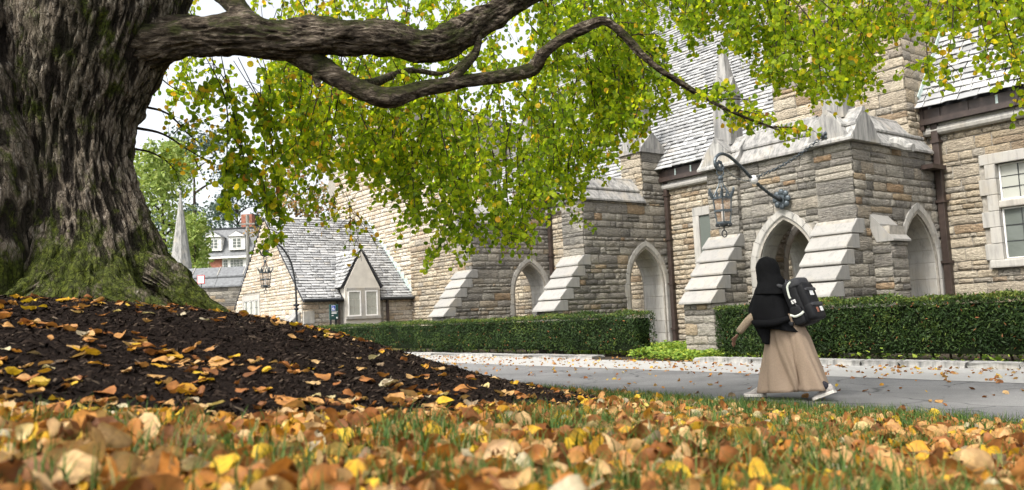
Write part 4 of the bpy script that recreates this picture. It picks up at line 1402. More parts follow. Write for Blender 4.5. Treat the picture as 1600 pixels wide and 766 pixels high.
# ------------------------------------------------------------------ leaf shapes
def leaf_shape(kind, curl=0.0, fold=0.0, n=10, rows=2):
    """round katsura leaf in the xy plane, base at origin, length 1 along +y, with curl"""
    pts = []
    prof = [(0.0, 0.0), (0.10, 0.30), (0.28, 0.47), (0.50, 0.50), (0.72, 0.41), (0.90, 0.20), (1.0, 0.0)] if kind == 'round' else [(0, 0), (.1, .2), (.3, .36), (.52, .37), (.76, .26), (.92, .1), (1, 0)]
    V, F = [], []

    def bend(x, y):
        z = fold * abs(x) * 1.1 + curl * (y - .5) ** 2 * 1.6 - curl * .3 + curl * .5 * x * x + .05 * math.sin(7 * y + 3 * x)
        return (x, y, z)
    mid = [bend(0, y) for y, _ in prof]
    V += mid
    L = len(prof)
    for sg in (-1, 1):
        b = len(V)
        V += [bend(sg * w * .55, y) for y, w in prof[1:-1]]
        c = len(V)
        V += [bend(sg * w, y - .04 * (1 - y)) for y, w in prof[1:-1]]
        m = L - 2
        for q in range(m - 1):
            F.append((q + 1, q + 2, b + q + 1, b + q) if sg > 0 else (q + 1, b + q, b + q + 1, q + 2))
            F.append((b + q, b + q + 1, c + q + 1, c + q) if sg > 0 else (b + q, c + q, c + q + 1, b + q + 1))
        for quad in ((0, 1, b, c), (L - 1, L - 2, b + m - 1, c + m - 1)):
            F.append((quad[0], quad[1], quad[2])); F.append((quad[0], quad[2], quad[3]))
    # stalk
    s = len(V)
    V += [(-.012, 0, 0), (.012, 0, 0), (.03, -.34, .05 + curl * .1), (.012, -.34, .05 + curl * .1)]
    F.append((s, s + 1, s + 2, s + 3))
    T3 = []
    for f in F:
        T3.append((f[0], f[1], f[2]))
        if len(f) == 4: T3.append((f[0], f[2], f[3]))
    V = np.array(V, float); V[:, 1] -= .5
    return V, np.array(T3)


FALLEN = [leaf_shape('round', c, f) for c, f in ((.1, .1), (.45, .15), (-.4, .1), (.75, .35), (-.25, .4), (.3, -.3), (.9, .1), (.05, .55))] + [leaf_shape('long', .3, .2), leaf_shape('long', -.3, .3)]
for q in range(8):                                      # crumpled, rolled and torn ones
    V, F = leaf_shape(random.choice(('round', 'round', 'long')), random.uniform(-.9, 1.2), random.uniform(-.5, .9))
    rl = random.uniform(-2.2, 2.2); V = V.copy()
    if abs(rl) > .6:                                    # roll across the width
        R_ = 1 / rl; ang0 = V[:, 0] / R_; V[:, 0], V[:, 2] = np.sin(ang0) * R_ * 1.0, V[:, 2] * .5 + (1 - np.cos(ang0)) * R_
    tw = random.uniform(-.9, .9) * V[:, 1]
    V[:, 0], V[:, 2] = V[:, 0] * np.cos(tw) - V[:, 2] * np.sin(tw), V[:, 0] * np.sin(tw) + V[:, 2] * np.cos(tw)
    V[:-4] += rng.normal(0, .028, V[:-4].shape)
    if q % 3 == 0: F = F[[i_ for i_ in range(len(F)) if random.random() > .12]]
    FALLEN.append((V, F))


def simple_leaf(fold):
    """cheap 8-triangle round leaf for the crown"""
    r = [(0, 0), (-.34, .12), (-.5, .42), (-.36, .78), (0, 1.0), (.36, .78), (.5, .42), (.34, .12)]
    V = [(x, y, abs(x) * fold + .08 * math.sin(5 * y)) for x, y in r] + [(0, .45, -.03)]
    F = [(i, (i + 1) % 8, 8) for i in range(8)]
    return np.array(V), np.array(F)[:, ::-1]


CROWN = [simple_leaf(f) for f in (.05, .2, .35, -.15)]


def basis(normal, spin):
    n = normal / np.linalg.norm(normal, axis=1)[:, None]
    h = np.where(np.abs(n[:, 2:3]) < .95, np.array([[0, 0, 1.0]]), np.array([[1.0, 0, 0]]))
    x = np.cross(h, n); x /= np.linalg.norm(x, axis=1)[:, None]
    y = np.cross(n, x)
    c, s = np.cos(spin)[:, None], np.sin(spin)[:, None]
    return x * c + y * s, -x * s + y * c, n


def mats_from(P, normal, spin, size, sy=None):
    u, v, n = basis(normal, spin)
    K = len(P); M = np.zeros((K, 4, 4)); M[:, 3, 3] = 1
    M[:, :3, 0] = u * size[:, None]; M[:, :3, 1] = v * (size if sy is None else sy)[:, None]; M[:, :3, 2] = n * size[:, None]; M[:, :3, 3] = P
    return M


# ------------------------------------------------------------------ the big tree
tree = empty('katsura_tree', (TX, TY, float(gz(TX, TY))), 'massive old tree with mossy furrowed trunk and long low limb over the lawn', 'tree')
DT = 6.5
prof = [(-40, 22, 305), (0, 27, 282), (50, 29, 272), (100, 29, 250), (150, 28, 226), (200, 32, 203), (250, 36, 198), (300, 38, 208), (350, 34, 228), (400, 10, 254), (440, -20, 276), (470, -52, 300), (500, -95, 338), (530, -130, 366), (570, -150, 390)]
ys = np.linspace(-40, 570, 380)
lx = np.interp(ys, [p[0] for p in prof], [p[1] for p in prof]); rx = np.interp(ys, [p[0] for p in prof], [p[2] for p in prof])
NS = 460
th = np.linspace(0, 2 * math.pi, NS, endpoint=False)
cx = (lx + rx) / 2; hw = (rx - lx) / 2
cen = np.array([list(at(x, y, d=DT)) for x, y in zip(cx, ys)])
rad = hw / FPX * DT
hfrac = (ys + 40) / 610.0
rad_d = np.minimum(rad, .55) * (1 - .0) + np.maximum(rad - .55, 0) * .75
TH, YS = np.meshgrid(th, ys)
flare = sstep(300, 520, YS)
lobes = 1 + flare * (0.10 * np.sin(5 * TH + .6) + .06 * np.sin(9 * TH + 2)) + (1 - flare) * (.035 * np.sin(4 * TH + 1 + YS * .004) + .025 * np.sin(7 * TH + YS * .006))
hmet = (570 - YS) / FPX * DT
# keep the silhouette on the left and right sides
arc = TH * 0.62
nb = 20
warp = .5 * fbm(arc * 2.2, hmet * 1.2, 0, 2, 31)
ux, uy = np.cos(TH) * .6, np.sin(TH) * .6
r1 = 1 - np.abs(fbm(ux * 15 + warp, uy * 15 + warp, hmet * 2.4, 3, 3))
r2 = 1 - np.abs(fbm(ux * 42 + warp, uy * 42, hmet * 6 + warp * 2, 2, 7))
plates = fbm(ux * 22, uy * 22, hmet * 6.5, 3, 12)
bark = .038 * (r1 - .6) + .022 * (r2 - .55) + .026 * plates
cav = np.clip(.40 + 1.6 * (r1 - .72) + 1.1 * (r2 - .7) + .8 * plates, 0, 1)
bark += .04 * flare * fbm(ux * 4, uy * 4, hmet * 3, 3, 21)
RX = rad[:, None] * lobes + bark; RD = rad_d[:, None] * lobes + bark
V = cen[:, None] + np.stack([np.cos(TH) * RX, np.sin(TH) * RD, np.zeros_like(TH)], -1)
n1, n2 = V.shape[:2]
i, j = np.meshgrid(np.arange(n1 - 1), np.arange(n2), indexing='ij'); j2 = (j + 1) % n2
F = np.stack([i * n2 + j, (i + 1) * n2 + j, (i + 1) * n2 + j2, i * n2 + j2], -1).reshape(-1, 4)
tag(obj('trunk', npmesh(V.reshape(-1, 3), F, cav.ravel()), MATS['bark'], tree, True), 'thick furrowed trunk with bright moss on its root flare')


def limb(name, pts, radii, n, seg, depth_noise=.03, mat='limb_bark', seed=0, parent=tree):
    P = spline(pts, n)
    R = np.interp(np.linspace(0, 1, n), np.linspace(0, 1, len(radii)), radii)
    L = np.concatenate([[0], np.cumsum(np.linalg.norm(np.diff(P, axis=0), axis=1))])
    store = {}

    def rough(PP, th_):
        TT, LL = np.meshgrid(th_, L)
        a, b = np.cos(TT), np.sin(TT)
        r1 = 1 - np.abs(fbm(a * 4.5, b * 4.5, LL * 3.6, 3, 40 + seed))
        r2 = fbm(a * 1.2, b * 1.2, LL * 3.5, 3, 50 + seed)
        store['c'] = np.clip(.45 + 1.8 * (r1 - .72) + .3 * r2, 0, 1)
        return depth_noise / np.maximum(R, .02)[:, None] * ((r1 - .6) * .8 + .9 * r2)
    V, F = tube_arr(P, R, seg, rough)
    return obj(name, npmesh(V, F[:, ::-1], store['c'].ravel()), MATS[mat], parent, True), P


# second stem at the left edge
limb('stem', [at(-122, -60, d=6.1), at(-104, 60, d=6.05), at(-82, 180, d=6.0), at(-60, 290, d=6.0), at(-50, 380, d=6.0), at(-60, 450, d=6.0), at(-90, 560, d=6.0)], [.50, .52, .53, .53, .53, .60, .75], 240, 260, .035, 'bark', 3)
for pts, rd in (([(40, 372, 6.25), (20, 410, 6.0), (-30, 440, 5.8), (-90, 470, 5.6)], [.16, .14, .11, .08]), ([(130, 425, 6.15), (165, 450, 5.95), (215, 476, 5.75), (270, 500, 5.55)], [.13, .13, .09, .03]), ([(225, 415, 6.35), (270, 448, 6.25), (315, 482, 6.2), (368, 508, 6.15)], [.14, .12, .09, .03]), ([(95, 425, 6.15), (70, 448, 5.9), (30, 470, 5.7), (-20, 492, 5.5)], [.14, .13, .09, .04])):
    limb('root', [at(x, y, d=d) for x, y, d in pts], rd, 120, 90, .05, 'bark', 9)
# main limb
px = lambda x, y, d: at(x, y, d=d)
MAIN = [px(225, 75, 6.45), px(290, 56, 6.4), px(370, 55, 6.35), px(450, 60, 6.4), px(520, 57, 6.5), px(600, 62, 6.6), px(660, 72, 6.7), px(700, 65, 6.8), px(740, 38, 6.9), px(785, 12, 7.0), px(840, -18, 7.1), px(930, -70, 7.3)]
limb('limb', MAIN, [.22, .165, .155, .155, .15, .14, .135, .155, .125, .11, .10, .08], 420, 130, .036, seed=1)
SEC = [px(455, 75, 6.5), px(490, 98, 6.5), px(530, 122, 6.5), px(575, 145, 6.55), px(612, 153, 6.6), px(660, 140, 6.7), px(720, 128, 6.8), px(790, 118, 6.9), px(832, 108, 7.0), px(848, 85, 6.9), px(880, 60, 6.85), px(915, 42, 6.8), px(945, 33, 6.8), px(975, 55, 6.8), px(1010, 92, 6.8), px(1060, 128, 6.85), px(1120, 163, 6.9), px(1180, 190, 7.0), px(1250, 214, 7.1)]
limb('limb', SEC, [.12, .10, .085, .078, .085, .065, .06, .055, .055, .05, .045, .042, .038, .032, .027, .021, .015, .009, .004], 260, 50, .012, seed=2)
limb('limb', [px(742, 35, 6.9), px(748, 58, 6.85), px(742, 85, 6.8), px(722, 108, 6.75), px(700, 130, 6.75)], [.03, .028, .033, .036, .03], 60, 24, .008, seed=4)
limb('limb', [px(785, 18, 7.0), px(800, 22, 7.3), px(815, 10, 7.6), px(830, -20, 8)], [.03, .02, .015, .012], 30, 12, .004, seed=5)
limb('limb', [px(330, -30, 7.2), px(365, 5, 7.1), px(385, 28, 7.0), px(415, 50, 6.7)], [.11, .10, .09, .08], 60, 40, .015, seed=6)
limb('limb', [px(500, 108, 6.5), px(495, 122, 6.45), px(498, 136, 6.45)], [.05, .035, .02], 20, 16, .008, seed=7)
limb('limb', [px(552, 135, 6.53), px(588, 128, 7), px(640, 110, 7.6), px(700, 112, 8), px(760, 60, 8.6)], [.05, .04, .03, .02, .012], 60, 16, .006, seed=8)

LF_P, LF_N, LF_S, LF_R = [], [], [], []     # crown leaves
TW = []                                     # twigs: (points, radii)


def leaves_along(P, dens, size, yel, drop=.25):
    """pairs of leaves along a twig path P (n,3)"""
    seg = np.linalg.norm(np.diff(P, axis=0), axis=1); L = seg.sum()
    k = max(2, int(L * dens))
    s = np.sort(rng.random(k)) * L
    cum = np.concatenate([[0], np.cumsum(seg)])
    Q = np.stack([np.interp(s, cum, P[:, q]) for q in range(3)], 1)
    for q in range(k):
        LF_P.append(Q[q] + rng.normal(0, .022, 3))
        nrm = rng.normal(0, 1, 3); nrm[2] = nrm[2] * .45 + .1
        LF_N.append(nrm)
        LF_S.append(size * rng.uniform(.72, 1.22))
        LF_R.append(float(np.clip(rng.beta(1.35, 1.7) * .80 + (yel if rng.random() < .5 else 0) * rng.random() + (.34 if rng.random() < .035 + yel * .2 else 0), 0, .955 if rng.random() > .03 else 1)))


def spray(x0, y0, x1, y1, d, yel=0., dens=54, bare=0., size=.049, sub=True, r0=.0125):
    """a drooping branchlet from pixel-ish start to end; real position from the distance d"""
    p0 = np.array(at(x0, y0, d=d)); p1 = np.array(at(x1, y1, d=d + rng.uniform(-.4, .4)))
    L = np.linalg.norm(p1 - p0)
    if L < .1: return
    side = rng.normal(0, .09 * L, 3); side[2] = abs(side[2]) * .6
    P = spline([p0, p0 * .65 + p1 * .35 + side, p0 * .3 + p1 * .7 + side * .6, p1], 10)
    TW.append((P, np.interp(np.linspace(0, 1, 10), [0, .3, .6, 1], [r0 * .35, r0 * .6, r0 * .45, .002])))
    leaves_along(P[int(2 + bare * 4):], dens, size, yel)
    if sub:
        k = int(L / .10)
        for q in range(k):
            f = rng.uniform(.08 + .3 * bare, .97); i_ = f * 9; a_ = P[int(i_)] * (1 - i_ % 1) + P[min(9, int(i_) + 1)] * (i_ % 1)
            dirn = rng.normal(0, 1, 3); dirn[2] = -abs(dirn[2]) * .5 - .55; dirn /= np.linalg.norm(dirn)
            ll = rng.uniform(.12, .36) * min(1.1, L)
            e = a_ + dirn * ll
            m = a_ * .5 + e * .5 + np.array([dirn[0], dirn[1], .35]) * ll * .18
            SP = spline([a_, m, e], 6)
            TW.append((SP, np.linspace(.0042, .0014, 6)))
            leaves_along(SP[1:], dens * (1 - .55 * bare), size, yel)


LOWX = [200, 240, 270, 300, 325, 345, 370, 400, 425, 440, 460, 500, 540, 575, 600, 625, 645, 665, 690, 725, 760, 800, 830, 845, 862, 885, 905, 925, 950, 985, 1010, 1040, 1060]
LOWY = [60, 150, 165, 155, 290, 325, 315, 325, 385, 330, 285, 315, 325, 310, 330, 330, 370, 415, 395, 405, 420, 390, 390, 340, 320, 350, 345, 320, 260, 235, 225, 200, 150]
low = lambda x: float(np.interp(x, LOWX, LOWY))


def yelx(x): return float(np.interp(x, [200, 300, 430, 520, 600, 700, 900, 1060, 1250], [.5, .15, .45, .35, .25, .05, .05, .25, .5]))


# hangers from limbs: dense curtain in the middle
for q in range(134):
    x1 = rng.uniform(440, 1000); yl = low(x1)
    y1 = yl - abs(rng.normal(0, 55)) - rng.uniform(0, 25)
    if rng.random() < .35: y1 = rng.uniform(60, yl)
    x0 = x1 - rng.uniform(-50, 55); y0 = max(-60, y1 - rng.uniform(110, 210))
    spray(x0, y0, x1, y1, rng.uniform(7.0, 9.5), yelx(x1))
# deeper layer
for q in range(26):
    x1 = rng.uniform(430, 960); yl = min(low(x1), 340)
    y1 = rng.uniform(40, yl - 20)
    spray(x1 - rng.uniform(-60, 60), y1 - rng.uniform(90, 170), x1, y1, rng.uniform(9.5, 13), yelx(x1) + .15, 50, 0, .07)
# left part: sparse strands beside the trunk
for (x0, y0, x1, y1, d) in ((322, 90, 350, 320, 6.8), (345, 85, 405, 345, 7.0), (328, 90, 385, 300, 7.3), (372, 90, 440, 385, 7.2), (330, 85, 300, 190, 7.6), (400, 90, 425, 250, 7.6), (365, 95, 415, 330, 8.0), (300, 88, 268, 170, 8.2), (255, 90, 240, 150, 8.4), (410, 90, 440, 200, 8.5), (350, 200, 420, 395, 7.1), (280, 85, 330, 175, 9), (425, 90, 450, 170, 9.5), (375, 230, 345, 330, 7.4), (390, 260, 430, 330, 7.5)):
    spray(x0, y0, x1, y1, d, .12, 46, .15, .058)
for q in range(11):
    x1 = rng.uniform(215, 440); spray(x1 + rng.uniform(-30, 30), rng.uniform(-60, 40), x1, rng.uniform(60, 130), rng.uniform(7.5, 11), .3, 45)
# bare dark twigs with a few orange leaves beside the trunk
for pts, r_ in (([(215, 165, 7.0), (262, 178, 7.2), (300, 215, 7.4), (340, 240, 7.5)], .014), ([(212, 200, 7.0), (255, 210, 7.1), (300, 238, 7.3), (345, 262, 7.5)], .015), ([(205, 232, 6.9), (240, 240, 7.0), (270, 262, 7.1), (285, 300, 7.2)], .012), ([(248, 120, 7.5), (275, 140, 7.6), (310, 150, 7.8)], .008), ([(300, 215, 7.4), (305, 250, 7.5), (318, 275, 7.6)], .006), ([(262, 178, 7.2), (290, 200, 7.5), (335, 215, 7.8)], .007), ([(270, 210, 7.2), (295, 190, 7.3), (330, 195, 7.4)], .006)):
    P = spline([at(x, y, d=d) for x, y, d in pts], 16)
    TW.append((P, np.linspace(r_, .002, 16)))
    leaves_along(P[5:], 16, .045, .9)
    for u in range(7):
        a_ = P[rng.integers(4, 15)]; e = a_ + rng.normal(0, .16, 3) + np.array([.1, 0, -.05])
        SP = spline([a_, (a_ + e) / 2 + rng.normal(0, .02, 3), e], 5); TW.append((SP, np.linspace(.003, .001, 5))); leaves_along(SP, 14, .042, .9)
# the yellow fringe hanging in front of the cottage
for (x0, y0, x1, y1, d) in ((520, 300, 520, 372, 7.5), (530, 290, 545, 395, 7.4), (540, 300, 565, 408, 7.6), (535, 290, 500, 360, 7.8), (510, 300, 480, 350, 8), (545, 320, 590, 385, 7.5), (560, 300, 548, 355, 8)):
    spray(x0, y0, x1, y1, d, .75, 22, .3, .045, True, .006)
# sprays along the rising branch to the right
for q in range(46):
    f = rng.random() ** .8
    bx = np.interp(f, [0, .25, .5, .75, 1], [860, 945, 1010, 1110, 1225]); by = np.interp(f, [0, .25, .5, .75, 1], [75, 35, 92, 160, 206])
    ln = rng.uniform(15, 60) * (1.3 - .6 * f)
    spray(bx, by, bx + rng.uniform(5, 70), by + ln * rng.uniform(.05, 1.0) - 8, rng.uniform(6.9, 7.7), yelx(bx) * .7 + .1, 50, 0, .046)
for q in range(34):
    x1 = rng.uniform(850, 1045); y1 = rng.uniform(20, low(x1) - 15)
    spray(x1 - rng.uniform(10, 70), y1 - rng.uniform(60, 130), x1, y1, rng.uniform(7, 10), .12)
# upper right mass coming down from above the frame
CX = [1010, 1050, 1090, 1115, 1150, 1180, 1205, 1240, 1270, 1300, 1340, 1370, 1400, 1430]; CY = [25, 45, 85, 75, 95, 95, 150, 165, 175, 170, 165, 120, 80, 45]
for q in range(78):
    x1 = rng.uniform(1000, 1425); yl = float(np.interp(x1, CX, CY)); y1 = yl - abs(rng.normal(0, 38)) - 5
    spray(x1 - rng.uniform(-60, 50), y1 - rng.uniform(110, 190), x1, y1, rng.uniform(7.0, 9.5), .22 if x1 > 1180 else .12)
for q in range(18):
    x1 = rng.uniform(860, 1420); spray(x1 + rng.uniform(-40, 40), -160, x1, rng.uniform(-60, 20), rng.uniform(8, 11), .15)
# far right: sparser hanging strands with bare twigs
for (x0, y0, x1, y1, d, b) in ((1460, -60, 1440, 60, 7.5, .2), (1470, -60, 1452, 130, 7.6, .3), (1480, -40, 1475, 140, 7.2, .8), (1500, -60, 1475, 50, 8, .1), (1520, -80, 1545, 90, 7.2, .5), (1505, -40, 1600, 130, 6.9, .45), (1540, -60, 1590, 100, 7.4, .3), (1560, -80, 1575, 60, 8, .1), (1580, -80, 1605, 70, 7.6, .1), (1600, -80, 1620, 120, 7.4, .2), (1545, -80, 1530, 30, 8.4, .0), (1590, -80, 1600, 30, 8.2, 0), (1500, -100, 1515, 20, 8.6, 0), (1610, -60, 1590, 160, 7.8, .7), (1570, -60, 1540, 120, 8.2, .6)):
    spray(x0, y0, x1, y1, d, .3, 46, b, .055)
for q in range(26):
    x1 = rng.uniform(1420, 1640); spray(x1 + rng.uniform(-40, 40), -170, x1, rng.uniform(-40, 45), rng.uniform(7.5, 10), .25, 50)
# crown above the frame
for q in range(40):
    x1 = rng.uniform(-100, 1700); spray(x1 + rng.uniform(-80, 80), -360, x1, rng.uniform(-200, -80), rng.uniform(6.5, 11), .1, 40)

LF_P = np.array(LF_P); LF_N = np.array(LF_N); LF_S = np.array(LF_S); LF_R = np.array(LF_R)
K = len(LF_P)
print('crown leaves', K, 'twigs', len(TW))
LM = mats_from(LF_P, LF_N, rng.uniform(0, 2 * math.pi, K), LF_S)
LI = rng.integers(0, len(CROWN), K)
sz = []
for q in range(K):
    x, y, d = proj(LF_P[q]); sz.append(LF_S[q] / d if (0 < x < 1600 and 0 < y < 766 and d > 0) else 0)
order = np.argsort(-np.array(sz)); top = set(order[:300].tolist())
rest = np.array([q for q in range(K) if q not in top])
crown = obj('crown', merge(CROWN, LM[rest], LI[rest], LF_R[rest]), MATS['canopy_m'], tree); tag(crown, 'hanging curtains of round yellow green leaves', kind='stuff')
cm = []
for (V_, F_) in CROWN:
    me = npmesh(V_, F_); me.materials.append(MATS['canopy']); cm.append(me)
for q in order[:300]:
    o = bpy.data.objects.new('leaf', cm[LI[q]]); link(o, crown); o.matrix_basis = Matrix(LM[q].tolist())
Vt, Ft, off = [], [], 0
for P, R in TW:
    V_, F_ = tube_arr(P, R, 5 if R[0] > .006 else 3)
    Vt.append(V_); Ft.append(F_ + off); off += len(V_)
tag(obj('twigs', npmesh(np.concatenate(Vt), np.concatenate(Ft)), MATS['twig'], tree), kind='stuff')

# ------------------------------------------------------------------ fallen leaves, grass, mulch chips
def scatter_view(n, d0, d1, rmax=.86, power=1.0):
    u = rng.random(n) ** power
    d = np.sqrt(d0 * d0 + u * (d1 * d1 - d0 * d0))
    r = rng.uniform(-rmax, rmax, n)
    return np.stack([r * d, d], 1)


def lawn_density(x, y):
    t = .8 * x + .6 * y
    patch = fbm(x * 1.1, y * 1.1, 0, 2, 61)
    dn = np.clip(.92 - sstep(2.6, 6.8, t) * .70 + .45 * patch, .06, 1)
    return dn


P1 = scatter_view(15500, .75, 4.2, .9); P2 = scatter_view(20000, 4.2, 13.5, .80)
PL = np.concatenate([P1, P2]); x, y = PL[:, 0], PL[:, 1]; t = .8 * x + .6 * y
bed = bed_edge(x, y)
keep = (t < ROAD0 - .05) & (rng.random(len(PL)) < np.where(bed > .15, .062 * np.clip(1 + 1.6 * fbm(x * 1.8, y * 1.8, 0, 2, 33), .15, 2.2) + .22 * sstep(3.0, 1.6, np.hypot(x - TX, y - TY)) + .10 * (bed < .5), np.where(bed > -.25, .95, lawn_density(x, y))))
PL = PL[keep]
# litter on the road and pavement
PR = np.stack([rng.uniform(-6, 22, 4200), rng.uniform(ROAD0, 13.6, 4200)], 1)
w_ = rng.random(4200) < np.where(PR[:, 1] > KERB - .5, .95, np.where(PR[:, 1] > ROAD1 - .3, .5, .13))
PR = PR[w_]; PR = np.stack([-.6 * PR[:, 0] + .8 * PR[:, 1], .8 * PR[:, 0] + .6 * PR[:, 1]], 1)
nl, nrd = len(PL), len(PR)
PL = np.concatenate([PL, PR]); x, y = PL[:, 0], PL[:, 1]; K = len(PL)
bed = bed_edge(x, y); onbed = bed > 0; onroad = np.arange(K) >= nl
pile = np.clip(fbm(x * 1.6, y * 1.6, 0, 2, 71) + .4, 0, 1.2)
zz = np.where(onbed, bedz(x, y) + .012, np.where(onroad, .018, gz(x, y) + .008 + rng.random(K) * .032 * (.3 + pile)))
nrm = rng.normal(0, .6, (K, 3)); nrm[:, 2] = 1
wild = (rng.random(K) < .28) & ~onroad & ~onbed; nrm[wild] = rng.normal(0, 1, (wild.sum(), 3)); nrm[wild, 2] = np.abs(nrm[wild, 2]) * .6 + .15
size = rng.uniform(.034, .078, K) * np.where(rng.random(K) < .12, 1.25, 1)
nrm[onbed, :2] *= .4
zz = zz + np.where(wild, size * .35, 0)
spin = rng.uniform(0, 2 * math.pi, K)
FM = mats_from(np.stack([x, y, zz], 1), nrm, spin, size, size * rng.uniform(.8, 1.35, K)); FI = rng.integers(0, len(FALLEN), K); FR = rng.random(K)
px_ = np.array([proj((x[q], y[q], zz[q])) for q in range(K)])
inview = (px_[:, 0] > -20) & (px_[:, 0] < 1620) & (px_[:, 1] > 380) & (px_[:, 1] < 775) & (px_[:, 2] > 0)
score = np.where(inview, size / np.maximum(px_[:, 2], .1), 0)
order = np.argsort(-score); top = order[:300]
mask = np.ones(K, bool); mask[top] = False
print('fallen', K)
o = obj('leaf_litter', merge(FALLEN, FM[mask], FI[mask], FR[mask]), MATS['fall_m'], None, True)
tag(o, 'orange and tan fallen leaves covering lawn, mulch and road edge', 'leaf litter', kind='stuff')
fmesh = {}
CLS = [('orange', .36), ('brown', .21), ('tan', .27), ('yellow', .13), ('pale', .03)]
for q in top:
    u = rng.random(); c = 0
    while u > CLS[c][1] and c < 4: u -= CLS[c][1]; c += 1
    cn = CLS[c][0]; key = (cn, int(FI[q]))
    if key not in fmesh:
        me = npmesh(*FALLEN[key[1]]); me.polygons.foreach_set('use_smooth', [True] * len(me.polygons)); me.materials.append(MATS['fall_' + cn]); fmesh[key] = me
    o = bpy.data.objects.new('fallen_leaf', fmesh[key]); COL.objects.link(o); o.matrix_world = Matrix(FM[q].tolist())
    shp = 'curled' if key[1] in (1, 3, 6) else ('folded' if key[1] in (4, 7) else 'flat')
    where = 'on the dark mulch' if onbed[q] else ('standing up among the leaves nearest the camera' if wild[q] else 'lying in the grass nearest the camera')
    adj = {'orange': 'orange', 'brown': 'dark brown', 'tan': 'dry tan', 'yellow': 'bright yellow', 'pale': 'pale cream'}[cn]
    lb = f'{shp} {adj} fallen leaf {where}'
    tag(o, lb, 'leaf', lb + 's'.replace('s', ''))

# grass blades
def blades(P, z, hmin, hmax, w, lean=.5):
    K = len(P); h = rng.uniform(hmin, hmax, K); az = rng.uniform(0, 2 * math.pi, K); dx, dy = np.cos(az), np.sin(az)
    wx, wy = -dy * w / 2, dx * w / 2
    ln = rng.uniform(.1, lean, K) * h
    base = np.stack([P[:, 0], P[:, 1], z], 1)
    V = np.zeros((K, 5, 3))
    side = np.stack([wx, wy, np.zeros(K)], 1)
    mid = base + np.stack([dx * ln * .35, dy * ln * .35, h * .6], 1)
    tip = base + np.stack([dx * ln, dy * ln, h * rng.uniform(.8, 1, K)], 1)
    V[:, 0] = base - side; V[:, 1] = base + side; V[:, 2] = mid + side * .75; V[:, 3] = mid - side * .75; V[:, 4] = tip
    o_ = (np.arange(K) * 5)[:, None]
    F = np.concatenate([np.array([[0, 1, 2]]) + o_, np.array([[0, 2, 3]]) + o_, np.array([[3, 2, 4]]) + o_])
    return V.reshape(-1, 3), F, np.repeat(rng.random(K), 5)


G1 = scatter_view(44000, .7, 4.0, .9); G2 = scatter_view(110000, 4.0, 13.5, .80)
PG = np.concatenate([G1, G2]); x, y = PG[:, 0], PG[:, 1]; t = .8 * x + .6 * y
cl = fbm(x * 2.5, y * 2.5, 0, 2, 81)
prob = np.clip(.40 + 1.2 * cl + sstep(3.5, 7, t) * .6, 0.05, 1)
keep = (bed_edge(x, y) < -.03) & (t < ROAD0 + .03) & (rng.random(len(PG)) < prob)
PG = PG[keep]; x, y = PG[:, 0], PG[:, 1]; t = .8 * x + .6 * y
V, F, R = blades(PG, gz(x, y) - .01, .05, .145, .005, 1.0)
o = obj('grass', npmesh(V, F, R), MATS['grass'], None); tag(o, 'thin green grass growing up through the fallen leaves', 'grass', kind='stuff')
# mulch chips
ang_ = rng.uniform(0, 2 * math.pi, 90000); rr_ = np.sqrt(rng.uniform(.06, 1.03, 90000)) * BED_R
x, y = TX + rr_ * np.cos(ang_), TY + rr_ * np.sin(ang_)
dep = y; keep = (y > .5) & (np.abs(x / np.maximum(y, .1)) < .95) & (bed_edge(x, y) > -.08)
x, y = x[keep], y[keep]; K = len(x)
chip = (np.array([(-.5, -.12, 0), (.5, -.07, .05), (.5, .07, .0), (-.5, .12, .04), (0, 0, .18)], float), np.array([(0, 1, 4), (1, 2, 4), (2, 3, 4), (3, 0, 4)]))
nrm = rng.normal(0, .55, (K, 3)); nrm[:, 2] = 1
CMt = mats_from(np.stack([x, y, bedz(x, y) + .003], 1), nrm, rng.uniform(0, 6.3, K), rng.uniform(.012, .045, K) * np.where(rng.random(K) < .06, 1.8, 1))
o = obj('mulch_chips', merge([chip], CMt, np.zeros(K, int), rng.random(K)), MATS['mulch_chip']); tag(o, 'shredded dark bark mulch pieces covering the mound', 'mulch', kind='stuff')

# ------------------------------------------------------------------ hedges and ground cover
QUAD = (np.array([(-.5, 0, 0), (0, -.16, .06), (.5, 0, 0), (0, .16, .06)], float) + np.array([.3, 0, 0]), np.array([(0, 1, 2), (0, 2, 3)]))


